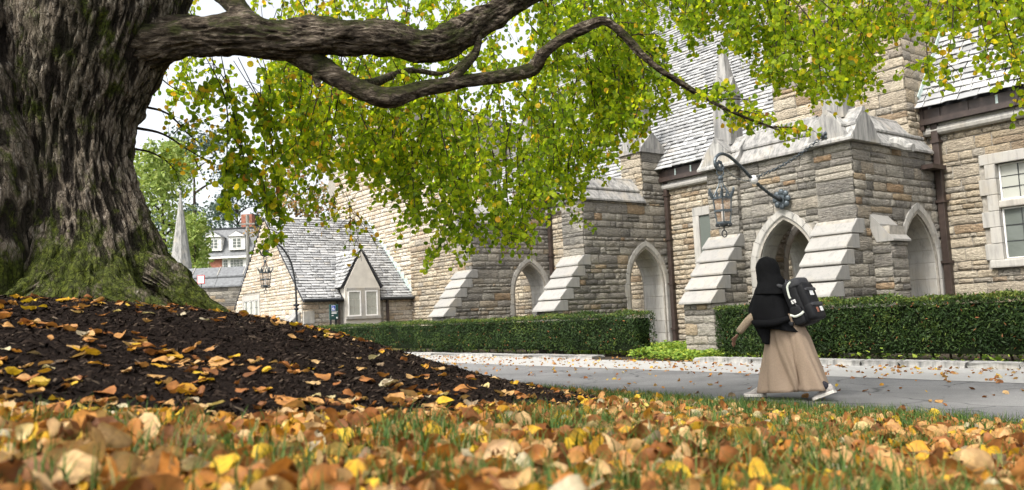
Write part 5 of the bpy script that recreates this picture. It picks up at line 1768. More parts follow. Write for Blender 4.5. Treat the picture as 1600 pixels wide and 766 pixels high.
def hedge(a0, a1, t0, t1, h, label, n):
    th_ = empty('hedge', W((a0 + a1) / 2, (t0 + t1) / 2, 0), label, 'hedge', 'clipped hedges along the kerb')
    # core
    na_, nt_ = int((a1 - a0) / .25) + 1, 5
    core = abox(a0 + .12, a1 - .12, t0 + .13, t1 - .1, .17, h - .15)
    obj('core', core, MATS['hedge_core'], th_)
    A, B, Cc = (a1 - a0) * h, (a1 - a0) * (t1 - t0), (t1 - t0) * h
    tot = A * 1.0 + B + 2 * Cc
    P, Nn = [], []
    Tn, Nn_ = np.array(T), np.array(N)
    kA, kB, kC = int(n * A / tot), int(n * B / tot), int(n * Cc / tot)
    for cnt, face in ((kA, 'f'), (kB, 't'), (kC, 'l'), (kC, 'r')):
        u, v = rng.random(cnt), rng.random(cnt)
        dp = np.abs(rng.normal(0, .055, cnt))
        if face == 'f': a = a0 + u * (a1 - a0); z = .06 + v * (h - .06); tt = t0 + dp + .05 * (1 - sstep(.0, .5, z)) * 2; nv = -Tn
        elif face == 't': a = a0 + u * (a1 - a0); tt = t0 + v * (t1 - t0); z = h - dp; nv = np.array([0, 0, 1.])
        elif face == 'l': tt = t0 + u * (t1 - t0); z = .06 + v * (h - .06); a = a1 - dp; nv = Nn_
        else: tt = t0 + u * (t1 - t0); z = .06 + v * (h - .06); a = a0 + dp; nv = -Nn_
        w = .085 * fbm(a * 1.3, z * 1.6 + tt, 0, 3, 91) + (rng.random(cnt) < .02) * rng.random(cnt) * .07
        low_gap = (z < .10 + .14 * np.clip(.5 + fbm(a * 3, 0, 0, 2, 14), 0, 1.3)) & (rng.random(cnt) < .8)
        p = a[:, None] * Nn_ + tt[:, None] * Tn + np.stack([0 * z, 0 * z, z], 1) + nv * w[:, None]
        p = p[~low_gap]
        P.append(p); Nn.append(nv + rng.normal(0, .75, p.shape))
    P = np.concatenate(P); Nn = np.concatenate(Nn); K = len(P)
    R = np.clip(.42 + .25 * fbm(P[:, 0] * 2, P[:, 1] * 2, P[:, 2] * 2.5, 2, 95) + rng.normal(0, .17, K) + (P[:, 2] > h - .07) * .28, 0, .96)  # topmost leaves shifted to lighter greens: a top highlight put into the colour
    R = np.where(rng.random(K) < .012, 1.0, R)
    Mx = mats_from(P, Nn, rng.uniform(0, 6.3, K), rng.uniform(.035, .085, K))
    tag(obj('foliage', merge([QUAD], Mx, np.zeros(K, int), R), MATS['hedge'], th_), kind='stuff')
    q = a0 + .25
    while q < a1 - .2:
        tm = (t0 + t1) / 2 + random.uniform(-.12, .05)
        obj('stem', tube([W(q, tm, -.02), W(q + random.uniform(-.06, .06), tm - .04, .25), W(q + random.uniform(-.12, .12), tm - .06, .5)], [.022, .018, .012], 5), MATS['twig'], th_)
        q += random.uniform(.28, .5)
    return th_


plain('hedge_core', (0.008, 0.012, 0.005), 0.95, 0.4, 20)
hedge(1.0, 11.05, 13.52, 14.22, 1.13, 'dark clipped hedge behind the walking person at the right edge', 42000)
hedge(13.35, 33.0, 13.52, 14.2, 1.08, 'long dark clipped hedge left of the arch opening', 52000)
# ground cover between the hedges and below them
IV = (np.array([(-.5, -.1, 0), (0, -.5, .1), (.5, -.1, 0), (0, .55, .1)], float), np.array([(0, 1, 3), (1, 2, 3)]))
n = 15000
a = np.where(rng.random(n) < .72, rng.uniform(11.0, 17.0, n), rng.uniform(1, 30, n)); tt = rng.uniform(13.05, 17, n)
kp = ~((a > 13.3) & (tt < 14.3)); a, tt = a[kp], tt[kp]; n = len(a)
hz = rng.random(n) ** .6 * (.17 + .10 * fbm(a * 2, tt * 2, 0, 2, 5))
P = a[:, None] * np.array(N) + tt[:, None] * np.array(T) + np.stack([0 * hz, 0 * hz, hz], 1)
nrm = rng.normal(0, .5, (n, 3)); nrm[:, 2] = 1
o = obj('ground_cover', merge([IV], mats_from(P, nrm, rng.uniform(0, 6.3, n), rng.uniform(.05, .10, n)), np.zeros(n, int), rng.random(n)), MATS['ivy']); tag(o, 'bright green ground cover between and behind the hedges', 'ground cover', kind='stuff')

# ------------------------------------------------------------------ far left background
# low garden wall with slate coping
gw = empty('garden_wall', at(340, 505, d=58), 'dark stone garden wall with wide slate coping left of the cottage', 'wall')
BX, BY = Vector((1, 0, 0)), Vector((0, 1, 0))
GD = 58
g0, g1 = at(255, 480, d=GD).x, at(400, 480, d=GD).x
zt_, zc_, zb_ = at(340, 416, d=GD).z, at(340, 447, d=GD).z, -.1
obj('wall', box(((g0 + g1) / 2, GD + .6, (zc_ + zb_) / 2), BX * (g1 - g0) / 2, BY * .5, Z * (zc_ - zb_) / 2), MATS['mortar'], gw)
pool = Pieces(STONES, 'stone', 'stonework')
lay(pool, 'stone_grey', Vector((0, GD + .1, 0)), BX, -BY, g0, g1, 0, zc_ - .02, None, None, .2, .34, .06)
pool.build({'stone_grey': gw})
q = g0
while q < g1:
    L = 1.9
    zm_ = zt_ - (zt_ - zc_) * .52
    for (ya, za, yb, zb2) in ((GD - .1, zc_, GD + .55, zm_), (GD + .42, zm_ + .05, GD + 1.2, zt_)):
        obj('coping_slab', prism([Vector((q + .015, ya, za)), Vector((q + .015, yb, zb2)), Vector((q + .015, yb, zb2 - .15)), Vector((q + .015, ya, za - .1))], BX * (L - .03)), MATS['slate_dark'], gw)
    obj('coping_joint', tube([Vector((q, GD + .42, zm_ + .09)), Vector((q, GD + 1.2, zt_ + .04))], .035, 5), MATS['limestone'], gw)
    q += L
# red-edged traffic sign at the wall
rs = at(314, 437, d=50)
rsn = empty('road_sign', (rs.x, rs.y, 0), 'small white road sign with red border beside the tree roots', 'sign')
obj('post', tube([Vector((rs.x, rs.y + .05, -.1)), rs + BY * .05], .03, 6), MATS['iron_dark'], rsn)
obj('plate', box(rs, BX * .24, BY * .015, Z * .28, .02), MATS['sign_red'], rsn)
obj('plate_face', box(rs - BY * .02, BX * .19, BY * .006, Z * .23), MATS['sign_white'], rsn)

# stone spire
SD = 66
sb_ = at(283, 418, d=SD); stp = at(283, 303, d=SD)
spi = empty('stone_spire', (sb_.x, SD, 0), 'slim pale stone spire rising beside the mossy root flare', 'spire')
w_ = 16 / FPX * SD
rings = []
for z_, s_ in ((-.2, 1.25), (3.2, 1.25), (3.35, 1.12), (sb_.z, 1.0), (stp.z, .06)):
    rings.append([Vector((sb_.x, SD, z_)) + (BX * math.cos(q) + BY * math.sin(q)) * w_ * s_ for q in np.linspace(0, 2 * math.pi, 8, endpoint=False) + math.pi / 8])
obj('shaft', loft(rings), MATS['coping'], spi)
obj('band', loft([[Vector((sb_.x, SD, z_)) + (BX * math.cos(q) + BY * math.sin(q)) * w_ * 1.32 for q in np.linspace(0, 2 * math.pi, 8, endpoint=False) + math.pi / 8] for z_ in (3.0, 3.25)]), MATS['limestone'], spi)
obj('finial', ell((sb_.x, SD, stp.z + .1), BX * .12, BY * .12, Z * .2, 8, 6), MATS['coping'], spi)

# far house with dormers
HD = 100
fh = empty('far_house', (at(350, 420, d=HD).x, HD, 0), 'distant white and brick house with two dormers in a slate mansard roof', 'house')
hx = lambda x: at(x, 400, d=HD).x
hz_ = lambda y: at(350, y, d=HD).z
xl, xr = hx(316), hx(408)
obj('wall', box(((xl + xr) / 2, HD + 4, hz_(402) / 2), BX * (xr - xl) / 2, BY * 3.6, Z * hz_(402) / 2), MATS['white_paint'], fh)
obj('brick_panel', box(((hx(325) + hx(345)) / 2, HD + .36, hz_(402) / 2 + 2), BX * (hx(345) - hx(325)) / 2, BY * .05, Z * (hz_(404) / 2 - 2)), MATS['brick'], fh)
zr0, zr1 = hz_(401), hz_(355)
rf = obj('roof', prism([Vector((xl - .3, HD + .1, zr0)), Vector((xl - .3, HD + 2.2, zr1)), Vector((xl - .3, HD + 6, zr1)), Vector((xl - .3, HD + 7.9, zr0))], BX * (xr - xl + .6)), MATS['slate_dark'], fh)
obj('eaves', box(((xl + xr) / 2, HD + .15, zr0 - .12), BX * ((xr - xl) / 2 + .35), BY * .25, Z * .12), MATS['white_paint'], fh)
obj('ridge_trim', box(((xl + xr) / 2, HD + 2.3, zr1 + .06), BX * ((xr - xl) / 2 + .35), BY * .2, Z * .1), MATS['iron_dark'], fh)
for (xa, xb) in ((322, 345), (357, 382)):
    za, zb2 = hz_(391), hz_(370)
    X0, X1 = hx(xa), hx(xb)
    d_ = obj('dormer', box(((X0 + X1) / 2, HD + 1.2, (za + zb2) / 2), BX * (X1 - X0) / 2, BY * 1.0, Z * (zb2 - za) / 2), MATS['white_paint'], fh)
    obj('dormer_roof', prism([Vector((X0 - .2, HD + .05, zb2)), Vector((X1 + .2, HD + .05, zb2)), Vector(((X0 + X1) / 2, HD + .05, zb2 + .75))], BY * 3), MATS['slate_dark'], fh)
    obj('pediment', prism([Vector((X0 - .05, HD + .03, zb2 + .02)), Vector((X1 + .05, HD + .03, zb2 + .02)), Vector(((X0 + X1) / 2, HD + .03, zb2 + .6))], -BY * .05), MATS['white_paint'], d_)
    mx = (X0 + X1) / 2; ww = (X1 - X0) * .3
    obj('window_frame', box((mx, HD + .18, (za + zb2) / 2), BX * ww, BY * .02, Z * (zb2 - za) * .38), MATS['white_paint'], d_)
    for i_ in (-1, 1):
        for j_ in (-1, 0, 1):
            obj('pane', box((mx + i_ * ww * .45, HD + .15, (za + zb2) / 2 + j_ * (zb2 - za) * .23), BX * ww * .36, BY * .01, Z * (zb2 - za) * .095), MATS['glass'], d_)
for (xa, xb) in ((347, 354), (358, 378)):
    za, zb2 = hz_(419), hz_(406)
    nx_ = 4 if xb - xa > 10 else 2
    for i_ in range(nx_):
        for j_ in range(3):
            X0 = hx(xa) + (hx(xb) - hx(xa)) * i_ / nx_; X1 = hx(xa) + (hx(xb) - hx(xa)) * (i_ + 1) / nx_
            z0_, z1_ = za + (zb2 - za) * j_ / 3, za + (zb2 - za) * (j_ + 1) / 3
            obj('pane', box(((X0 + X1) / 2, HD + .38, (z0_ + z1_) / 2), BX * (X1 - X0) * .42, BY * .02, Z * (z1_ - z0_) * .42), MATS['glass'], fh)
obj('chimney', box((hx(372), HD + 4, zr1 + .8), BX * .7, BY * .6, Z * 1.2), MATS['brick'], rf)
up_ = empty('utility_pole', (hx(387), HD - 8, 0), 'pale utility pole beside the far house', 'pole')
obj('pole', tube([Vector((at(387, 400, d=92).x, 92, 0)), Vector((at(387, 360, d=92).x, 92, hz_(352)))], .2, 8), MATS['coping'], up_)
obj('crossarm', box(Vector((at(387, 370, d=92).x, 91.8, hz_(365))), BX * .9, BY * .06, Z * .08), MATS['coping'], up_)


def bg_tree(name, label, cx_, ybase, ytop, halfw, d, mat, n, style='round', leaf=.35, group='trees in the far left background', stretch=1.0):
    b = at(cx_, ybase, d=d); tp = at(cx_, ytop, d=d); Hh = tp.z
    tr = empty(name, (b.x, d, 0), label, 'tree', group)
    Rw = halfw / FPX * d
    limbs = [tube([Vector((b.x, d, -.2)), Vector((b.x + .1, d, Hh * .3)), Vector((b.x, d, Hh * .6)), Vector((b.x, d, Hh * .93))], [Rw * .07, Rw * .055, Rw * .035, .03], 7, 12)]
    for q in range(14):
        z0 = Hh * random.uniform(.25, .8); an = random.uniform(0, 6.28); e = Rw * random.uniform(.5, .9) * (1.1 - z0 / Hh * .6)
        limbs.append(tube([Vector((b.x, d, z0)), Vector((b.x + e * .5 * math.cos(an), d + e * .5 * math.sin(an), z0 + e * .35)), Vector((b.x + e * math.cos(an), d + e * math.sin(an), z0 + e * (.5 if style != 'weep' else -.1)))], [Rw * .03, Rw * .02, .02], 5, 7))
    obj('trunk', joinm(limbs), MATS['twig'], tr)
    P = []
    ncl = 60
    for q in range(ncl):
        zf = random.uniform(.14, 1.0)
        if style == 'cone': rmax = (1 - zf) ** .8 * 1.05 + .04
        else: rmax = math.sqrt(max(0, 1 - ((zf - .52) / .52) ** 2)) + .05
        an = random.uniform(0, 6.28); rr0 = rmax * math.sqrt(random.uniform(.15, 1)) * Rw
        c = np.array([b.x + rr0 * math.cos(an), d + rr0 * math.sin(an), zf * Hh])
        s_ = Rw * random.uniform(.16, .32)
        k_ = n // ncl
        if style == 'weep':
            p = c + rng.normal(0, 1, (k_, 3)) * np.array([s_ * .55, s_ * .55, s_ * .35]); p[:, 2] -= rng.random(k_) ** 1.5 * s_ * 3.2
        else: p = c + rng.normal(0, 1, (k_, 3)) * s_ * np.array([.6, .6, .42])
        P.append(p)
    P = np.concatenate(P); P = P[P[:, 2] > .3]; K = len(P)
    nrm = rng.normal(0, 1, (K, 3)); nrm[:, 2] = np.abs(nrm[:, 2])
    sz_ = rng.uniform(.6, 1.3, K) * leaf
    tag(obj('crown', merge([IV], mats_from(P, nrm, rng.uniform(0, 6.3, K), sz_, sz_ * stretch), np.zeros(K, int), rng.random(K)), MATS[mat], tr), kind='stuff')


bg_tree('weeping_tree', 'light green weeping tree behind the stone spire', 255, 420, 222, 62, 82, 'tree_light', 9000, 'weep', .26, stretch=2.2)
bg_tree('weeping_tree', 'smaller light green weeping tree left of the far house', 305, 420, 325, 26, 78, 'tree_light', 3500, 'weep', .22, stretch=2.2)
bg_tree('spruce_tree', 'tall blue green conifer behind the weeping tree', 305, 420, 205, 75, 125, 'tree_blue', 9000, 'round', .42)
bg_tree('spruce_tree', 'blue green conifer above the far house roof', 372, 420, 262, 48, 135, 'tree_blue', 6500, 'round', .42)
bg_tree('autumn_tree', 'tree with mixed orange and green leaves behind the cottage ridge', 465, 420, 232, 62, 92, 'tree_fall', 6500, 'round', .32)
bg_tree('autumn_tree', 'small green bush tree between far house and cottage gable', 424, 420, 325, 24, 72, 'tree_light', 2500, 'round', .25)
bg_tree('autumn_tree', 'orange brown tree rising behind cottage roof near the transept', 545, 420, 235, 45, 98, 'tree_fall', 4500, 'round', .32)

# ------------------------------------------------------------------ the person and the backpack
FW = Vector((-0.68, 0.73, 0)).normalized(); SR = Vector((FW.y, -FW.x, 0))      # walking direction and right-hand side
PG0 = at(1240, 624, z=0.004)
pw = lambda f, s, z: Vector((PG0.x, PG0.y, 0)) + FW * f + SR * s + Z * z
person = empty('person', (PG0.x, PG0.y, 0), 'person in black hooded shawl and long beige skirt walking left along the road', 'person')


def ring(f, s, z, rf, rs, n=40, wav=None, tiltf=0.0):
    out = []
    spw = lambda v: math.copysign(abs(v) ** .8, v)
    for q in range(n):
        an = 2 * math.pi * q / n
        w = 1.0 if wav is None else 1 + wav(an)
        out.append(pw(f + rf * w * spw(math.cos(an)), s + rs * w * spw(math.sin(an)), z + tiltf * math.cos(an)))
    return out


def skin_mesh(joints, edges, name, m, parent, sub=2, root=0):
    me = pyd([p for p, r in joints], []); 
    me = bpy.data.meshes.new(name); me.from_pydata([tuple(p) for p, r in joints], edges, []); me.update()
    o = bpy.data.objects.new(name, me); COL.objects.link(o)
    md = o.modifiers.new('skin', 'SKIN'); md.use_smooth_shade = True
    me_sk = me.skin_vertices[0].data if me.skin_vertices else None
    if me_sk is None:
        bpy.context.view_layer.objects.active = o
        bpy.ops.mesh.customdata_skin_add() if hasattr(bpy.ops.mesh, 'customdata_skin_add') else None
        me_sk = me.skin_vertices[0].data
    for v, (p, r) in zip(me_sk, joints): v.radius = (r, r) if not isinstance(r, tuple) else r
    me_sk[root].use_root = True
    s_ = o.modifiers.new('sub', 'SUBSURF'); s_.levels = sub; s_.render_levels = sub
    dg = bpy.context.evaluated_depsgraph_get()
    me2 = bpy.data.meshes.new_from_object(o.evaluated_get(dg))
    bpy.data.objects.remove(o)
    me2.materials.clear()
    return obj(name, me2, m, parent, True)


LEADF, TRAILF = 0.53, -0.56
hx_, hz2 = 0.05, 0.88
J = [(pw(.06, 0, .90), (.15, .12)), (pw(.14, 0, 1.08), (.14, .11)), (pw(.17, 0, 1.22), (.13, .10)), (pw(.20, 0, 1.34), (.05, .05)), (pw(.225, 0, 1.43), (.055, .055)),
     (pw(.17, .15, 1.22), .05), (pw(.10, .26, 1.03), .048), (pw(-.02, .24, .84), .036),
     (pw(.18, -.15, 1.22), .05), (pw(.27, -.24, 1.02), .045), (pw(.47, -.255, .83), .034), (pw(.515, -.255, .785), .030),
     (pw(.10, .09, .86), .085), (pw(.26, .05, .50), .062), (pw(LEADF - .18, .05, .15), .042), (pw(LEADF - .09, .05, .07), .045), (pw(LEADF + .06, .05, .045), .035),
     (pw(.02, -.09, .86), .085), (pw(-.10, -.05, .48), .062), (pw(-.33, -.05, .22), .034), (pw(-.43, -.05, .12), .034), (pw(-.34, -.05, .05), .026)]
E = [(0, 1), (1, 2), (2, 3), (3, 4), (2, 5), (5, 6), (6, 7), (2, 8), (8, 9), (9, 10), (10, 11), (0, 12), (12, 13), (13, 14), (14, 15), (15, 16), (0, 17), (17, 18), (18, 19), (19, 20), (20, 21)]
FLESH = [skin_mesh(J, E, 'body', MATS['skin'], person)]
# head with a face (turned away from the camera)
hc = pw(.235, .0, 1.53)
Vh, Fh = [], []
nh, mh = 24, 16
for i_ in range(mh):
    ph = math.pi * (i_ + .5) / mh - math.pi / 2
    for j_ in range(nh):
        an = 2 * math.pi * j_ / nh
        ff, ss, uu = math.cos(ph) * math.cos(an) * .098, math.cos(ph) * math.sin(an) * .076, math.sin(ph) * .118
        if ff > .06:
            if abs(ss) < .02 and -.045 < uu < .02: ff += .022 * (1 - abs(ss) / .02) * (1 if uu < -.01 else .5)
            if abs(uu - .012) < .016 and .015 < abs(ss) < .05: ff -= .010
            if uu < -.07: ss *= .8
        Vh.append(hc + FW * ff + SR * ss + Z * uu)
for i_ in range(mh - 1):
    for j_ in range(nh): Fh.append((i_ * nh + j_, i_ * nh + (j_ + 1) % nh, (i_ + 1) * nh + (j_ + 1) % nh, (i_ + 1) * nh + j_))
Fh += [tuple(range(nh))[::-1], tuple(range((mh - 1) * nh, mh * nh))]
FLESH.append(obj('head', pyd(Vh, Fh), MATS['skin'], person, True))
FACE = []
for sg in (-1, 1):
    FACE.append(obj('eye', ell(hc + FW * .080 + SR * sg * .03 + Z * .012, FW * .010, SR * .013, Z * .008, 8, 6), MATS['eye_white'], None))
    FACE.append(obj('pupil', ell(hc + FW * .088 + SR * sg * .03 + Z * .012, FW * .004, SR * .006, Z * .006, 8, 6), MATS['pack_black'], None))
FACE.append(obj('mouth', ell(hc + FW * .083 - Z * .062, FW * .010, SR * .022, Z * .008, 10, 6), MATS['lips'], None))
# near hand: palm and five fingers, relaxed
hb = pw(.52, -.255, .78); hd = (FW * .55 - Z * .83).normalized(); hs = FW.cross(hd).normalized(); hn = hd.cross(hs)
HJ = [(hb, (.026, .018)), (hb + hd * .05, (.034, .016)), (hb + hd * .085, (.032, .014))]
FLESH.append(skin_mesh(HJ, [(0, 1), (1, 2)], 'palm', MATS['skin'], person, 1))
bk = (-FW * .4 - Z * .9).normalized()
for q, (off_, ln) in enumerate(((-.027, .062), (-.009, .072), (.009, .068), (.026, .054))):
    b_ = hb + hd * .082 + SR * off_
    FLESH.append(skin_mesh([(b_ - hd * .015, .0095), (b_ + hd * ln * .5, .0088), (b_ + hd * ln * .75 + bk * ln * .25, .008), (b_ + hd * ln * .85 + bk * ln * .6, .0065)], [(0, 1), (1, 2), (2, 3)], 'finger', MATS['skin'], person, 1))
tb = hb + hd * .03 - SR * .03
FLESH.append(skin_mesh([(tb, .011), (tb + hd * .03 - SR * .012 + FW * .015, .010), (tb + hd * .06 - SR * .010 + FW * .02, .008)], [(0, 1), (1, 2)], 'thumb', MATS['skin'], person, 1))
bj = bpy.data.objects.new('body_join', joinm([o_.data for o_ in FLESH])); COL.objects.link(bj)
rm = bj.modifiers.new('remesh', 'REMESH'); rm.mode = 'VOXEL'; rm.voxel_size = .0065
bme = bpy.data.meshes.new_from_object(bj.evaluated_get(bpy.context.evaluated_depsgraph_get())); bme.materials.clear()
for o_ in FLESH + [bj]: bpy.data.objects.remove(o_)
body = obj('body', bme, MATS['skin'], person, True)
for o_ in FACE: o_.parent = body
# knitted sleeve showing below the shawl
sl = [pw(.22, -.20, 1.04), pw(.36, -.235, .945), pw(.50, -.255, .805)]
obj('sleeve', tube(sl, [.058, .050, .043], 14, 10), MATS['beige_knit'], person, True)
# skirt
crease = lambda an, c_, w_: math.exp(-((((an - c_) + math.pi) % (2 * math.pi) - math.pi) / w_) ** 2)
fold = lambda amp, ph: (lambda an: amp * (math.sin(5 * an + ph) + .6 * math.sin(9 * an + 2.1 * ph) + .35 * math.sin(14 * an)))
rings = []
for i_ in range(26):
    u = i_ / 25
    z_ = 1.0 - u * .90
    rf = .135 + .045 * min(1, u * 3) + .240 * u ** 1.1
    rs = .15 + .07 * u
    f_ = .035 - .055 * u
    fo_ = fold(.008 + .05 * u, .6 + 2.6 * u)
    rings.append(ring(f_, 0.0, z_, rf, rs, 180, lambda an: fo_(an) - .42 * u * crease(an, math.radians(300 - 40 * u), .15) - .20 * u * crease(an, math.radians(225 + 22 * u), .10) - .16 * u * crease(an, math.radians(282 - 34 * u), .07) - .18 * u * crease(an, math.radians(250 - 8 * u), .06) + .05 * u * crease(an, math.radians(318), .2), -0.03 * u))
sk = loft(rings[::-1], False, False)
so = obj('skirt', sk, MATS['beige_cloth'], person, True); so.modifiers.new('thickness', 'SOLIDIFY').thickness = .006
# shoes
def shoe(f, s, z0, pitch, lean=.0, name='shoe'):
    """toe forward; pitch raises the heel"""
    R = Matrix.Rotation(0, 3, 'X')
    def loc(x, y, z):
        xx = x * math.cos(pitch) - z * math.sin(pitch) * -1 * 0 ; 
        # rotate about the toe at x = .17
        dx, dz = x - .17, z
        return pw(f + .17 + dx * math.cos(pitch) + dz * math.sin(pitch), s + y, z0 - dx * math.sin(pitch) + dz * math.cos(pitch))
    prof_ = [(-.105, .028, .055, .085), (-.09, .040, .048, .115), (-.04, .042, .05, .125), (.01, .040, .05, .105), (.06, .044, .05, .078), (.11, .048, .05, .062), (.15, .042, .05, .052), (.175, .024, .045, .042)]
    up_r, so_r = [], []
    for (x, w, zb, zt2) in prof_:
        up_r.append([loc(x, w * math.cos(q), .028 + max(0, math.sin(q)) * (zt2 - .028) - .004) for q in np.linspace(0, 2 * math.pi, 14, endpoint=False)])
        so_r.append([loc(x, yy, zz_) for yy, zz_ in ((-w * 1.1, .0), (w * 1.1, .0), (w * 1.12, .018), (w * 1.06, .034), (-w * 1.06, .034), (-w * 1.12, .018))])
    so_ = obj(name, loft(up_r), MATS['sneaker'], person, True)
    obj('sole', loft(so_r), MATS['sole'], so_)
    obj('sock', tube([loc(-.05, 0, .07), loc(-.05 + lean * .3, 0, .13), loc(-.05 + lean, 0, .21)], [.044, .042, .042], 10), MATS['sock'], so_, True)
    for q in range(4):
        x = .005 + q * .022; zt2 = .108 - q * .012
        obj('lace', tube([loc(x, -.024, zt2 - .012), loc(x, 0, zt2), loc(x, .024, zt2 - .012)], .004, 5), MATS['sole'], so_)


shoe(LEADF - .04, .05, .006, .02, -.10)
shoe(TRAILF + .11, -.05, .006, .38, .14)
# shawl: body
rings = []
spec = [(.03, .83, .255, .265, .045), (.11, .90, .300, .29, .040), (.15, .98, .290, .295, .034), (.160, 1.06, .26, .282, .028), (.165, 1.14, .225, .268, .020), (.168, 1.22, .188, .235, .008), (.168, 1.29, .165, .195, .006), (.168, 1.36, .13, .14, .004)]
zs_ = [s_[1] for s_ in spec]
for z_ in np.linspace(.83, 1.345, 22):
    v_ = [np.interp(z_, zs_, [s_[q] for s_ in spec]) for q in (0, 2, 3, 4)]
    rings.append(ring(v_[0] + .02, -.02, z_, v_[1] * .92, v_[2] * .84, 96, (lambda fo2, zq: (lambda an: fo2(an) + .05 * (1.345 - zq) * 2 * (abs(math.sin(2.5 * an + 11 * zq)) - .6) + .03 * float(vnoise(an * 3, zq * 9, 0, 8))))(fold(v_[3], 2.0 + z_ * 6), z_), .05 * (1 - (z_ - .83) / .5)))
o = obj('shawl', loft(rings, True, False), MATS['black_cloth'], person, True); o.modifiers.new('thickness', 'SOLIDIFY').thickness = .008
# hanging front tail of the shawl
tail = []
for i_ in range(8):
    u = i_ / 7
    tail.append([pw(.24 - .05 * u + .12 * (1 - u * .7) * math.cos(an), -.19 + .05 * math.sin(an), .90 - .24 * u + .10 * (1 - u * .7) * math.cos(an) * .35) for an in np.linspace(0, 2 * math.pi, 14, endpoint=False)])
obj('shawl_tail', loft(tail[::-1]), MATS['black_cloth'], person, True)
# waist roll of the shawl
obj('shawl_fold', tube([pw(.34, -.20, .93), pw(.20, -.305, .90), pw(.0, -.30, .905), pw(-.14, -.22, .95)], [.03, .045, .042, .03], 10, 16), MATS['black_cloth'], person, True)
# hood: one draped surface from the crown to the shoulders, open at the face
HS = [(1.685, .205, .015, .012), (1.678, .205, .055, .045), (1.655, .208, .092, .078), (1.61, .21, .122, .104), (1.555, .212, .134, .114), (1.50, .208, .136, .118), (1.455, .198, .138, .122), (1.415, .182, .145, .130), (1.38, .170, .150, .145), (1.345, .165, .160, .172), (1.30, .165, .176, .205), (1.24, .165, .190, .236)]
hzs = [h[0] for h in HS][::-1]
Vv, Ff = [], []
zl = np.linspace(1.685, 1.24, 30); ns_ = 56
for i_, z_ in enumerate(zl):
    f_, rf, rs = [np.interp(z_, hzs, [h[q] for h in HS][::-1]) for q in (1, 2, 3)]
    if i_ == 0: rf, rs = .012, .010
    for j_ in range(ns_):
        an = 2 * math.pi * j_ / ns_
        bk_ = max(0, -math.cos(an))
        w = 1 + .030 * abs(math.sin(3.2 * an + 9 * z_ + 1.3 * math.sin(7 * z_))) - .02 + .022 * math.sin(9 * an - 26 * z_) * (1 if z_ < 1.6 else .3) + .018 * float(vnoise(an * 2.5, z_ * 14, 0, 4)) + .05 * bk_ * math.sin(30 * (z_ - 1.37)) * (1 if z_ < 1.5 else 0)
        Vv.append(pw(f_ + rf * w * math.cos(an), rs * w * math.sin(an), z_ - .012 * bk_))
for i_ in range(len(zl) - 1):
    for j_ in range(ns_):
        an = 2 * math.pi * (j_ + .5) / ns_
        dev = abs((an + math.pi) % (2 * math.pi) - math.pi)
        zc_ = (zl[i_] + zl[i_ + 1]) / 2
        if dev < .62 and 1.44 < zc_ < 1.615: continue
        Ff.append((i_ * ns_ + j_, (i_ + 1) * ns_ + j_, (i_ + 1) * ns_ + (j_ + 1) % ns_, i_ * ns_ + (j_ + 1) % ns_))
o = obj('hood', pyd(Vv, Ff), MATS['black_cloth'], person, True); o.modifiers.new('thickness', 'SOLIDIFY').thickness = .010

# backpack
BC = pw(-.17, .0, 1.12); BU = (Z * .95 + FW * .32).normalized(); BF = SR.cross(BU).normalized()
if BF.dot(FW) < 0: BF = -BF
pack = empty('backpack', BC - BU * .28, 'bulging black backpack with grey straps and white patches on the walker', 'backpack')


def puff(c, hu, hs_, hf, e=.42, n=24, m=14):
    """superellipsoid cushion: half sizes up, side, fore"""
    rings = []
    sp = lambda v, p: math.copysign(abs(v) ** p, v)
    for i_ in range(m):
        ph = math.pi * (i_ + .5) / m - math.pi / 2
        rings.append([c + BU * hu * sp(math.sin(ph), e) + BF * hf * sp(math.cos(ph), e) * sp(math.cos(q), e) + SR * hs_ * sp(math.cos(ph), e) * sp(math.sin(q), e) for q in np.linspace(0, 2 * math.pi, n, endpoint=False)])
    return loft(rings)


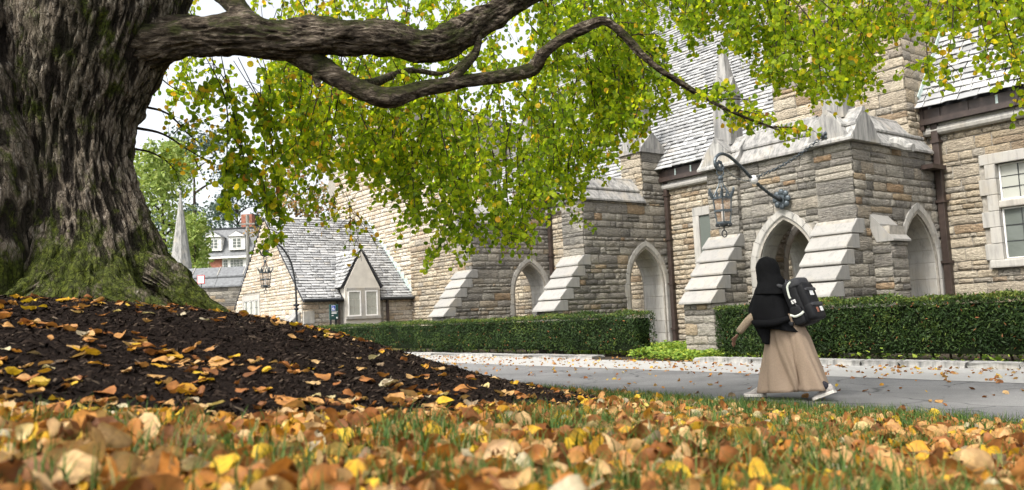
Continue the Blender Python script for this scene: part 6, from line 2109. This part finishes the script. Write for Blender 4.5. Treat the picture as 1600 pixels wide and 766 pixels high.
bq = lambda u, s, f: BC + BU * u + SR * s + BF * f
obj('main_pocket', puff(BC, .275, .14, .105), MATS['pack_black'], pack, True)
obj('front_pocket', puff(bq(.03, 0, -.125), .17, .135, .055), MATS['pack_black'], pack, True)
obj('lower_pocket', puff(bq(-.15, 0, -.135), .11, .14, .06), MATS['pack_black'], pack, True)
obj('side_pocket', puff(bq(-.15, -.155, .0), .11, .03, .075), MATS['pack_black'], pack, True)
obj('side_pocket', puff(bq(-.15, .155, .0), .11, .03, .075), MATS['pack_black'], pack, True)
obj('top_flap', puff(bq(.215, 0, -.05), .06, .15, .10, .5), MATS['pack_grey'], pack, True)
obj('pocket_flap', puff(bq(.10, 0, -.175), .022, .12, .022, .5), MATS['pack_grey'], pack, True)
obj('pocket_flap', puff(bq(-.085, 0, -.185), .022, .125, .022, .5), MATS['pack_grey'], pack, True)
obj('zip', tube([bq(.16, -.10, -.165), bq(.19, 0, -.16), bq(.16, .10, -.165)], .006, 6, 10), MATS['iron'], pack)
for sg in (-1, 1):
    obj('shoulder_strap', tube([bq(.23, sg * .09, .08), bq(.27, sg * .095, .15), bq(.24, sg * .10, .30), bq(.10, sg * .13, .40), bq(-.10, sg * .16, .32), bq(-.22, sg * .15, .10)], .024, 8, 30), MATS['pack_grey'], pack, True)
obj('grab_loop', tube([bq(.26, -.04, .06), bq(.31, 0, .05), bq(.26, .04, .06)], .010, 6, 10), MATS['pack_grey'], pack)
patch = lambda u, s, f, hu_, hs2, name, m='reflective', nrm=None: obj(name, box(bq(u, s, f), BU * hu_, SR * hs2, BF * .006, .003), MATS[m], pack)
patch(.055, -.01, -.185, .030, .035, 'white_patch', 'sign_white')
patch(-.145, .045, -.198, .028, .026, 'white_patch', 'sign_white')
patch(-.155, -.05, -.198, .03, .018, 'label_patch', 'brick')
obj('side_strip', tube([bq(.24, -.145, -.06), bq(.20, -.163, -.01), bq(.10, -.165, .01), bq(.06, -.163, .01)], .013, 6, 12), MATS['reflective'], pack)
obj('side_strip', tube([bq(-.12, -.19, .07), bq(-.155, -.195, .02), bq(-.155, -.192, -.05), bq(-.135, -.175, -.09)], .014, 6, 12), MATS['reflective'], pack)
obj('buckle', box(bq(.01, -.175, -.02), BU * .022, SR * .008, BF * .026, .003), MATS['insulator'], pack)
obj('strap_webbing', tube([bq(.06, -.165, .01), bq(.01, -.178, -.02), bq(-.08, -.17, -.05)], .009, 5, 8), MATS['pack_grey'], pack)
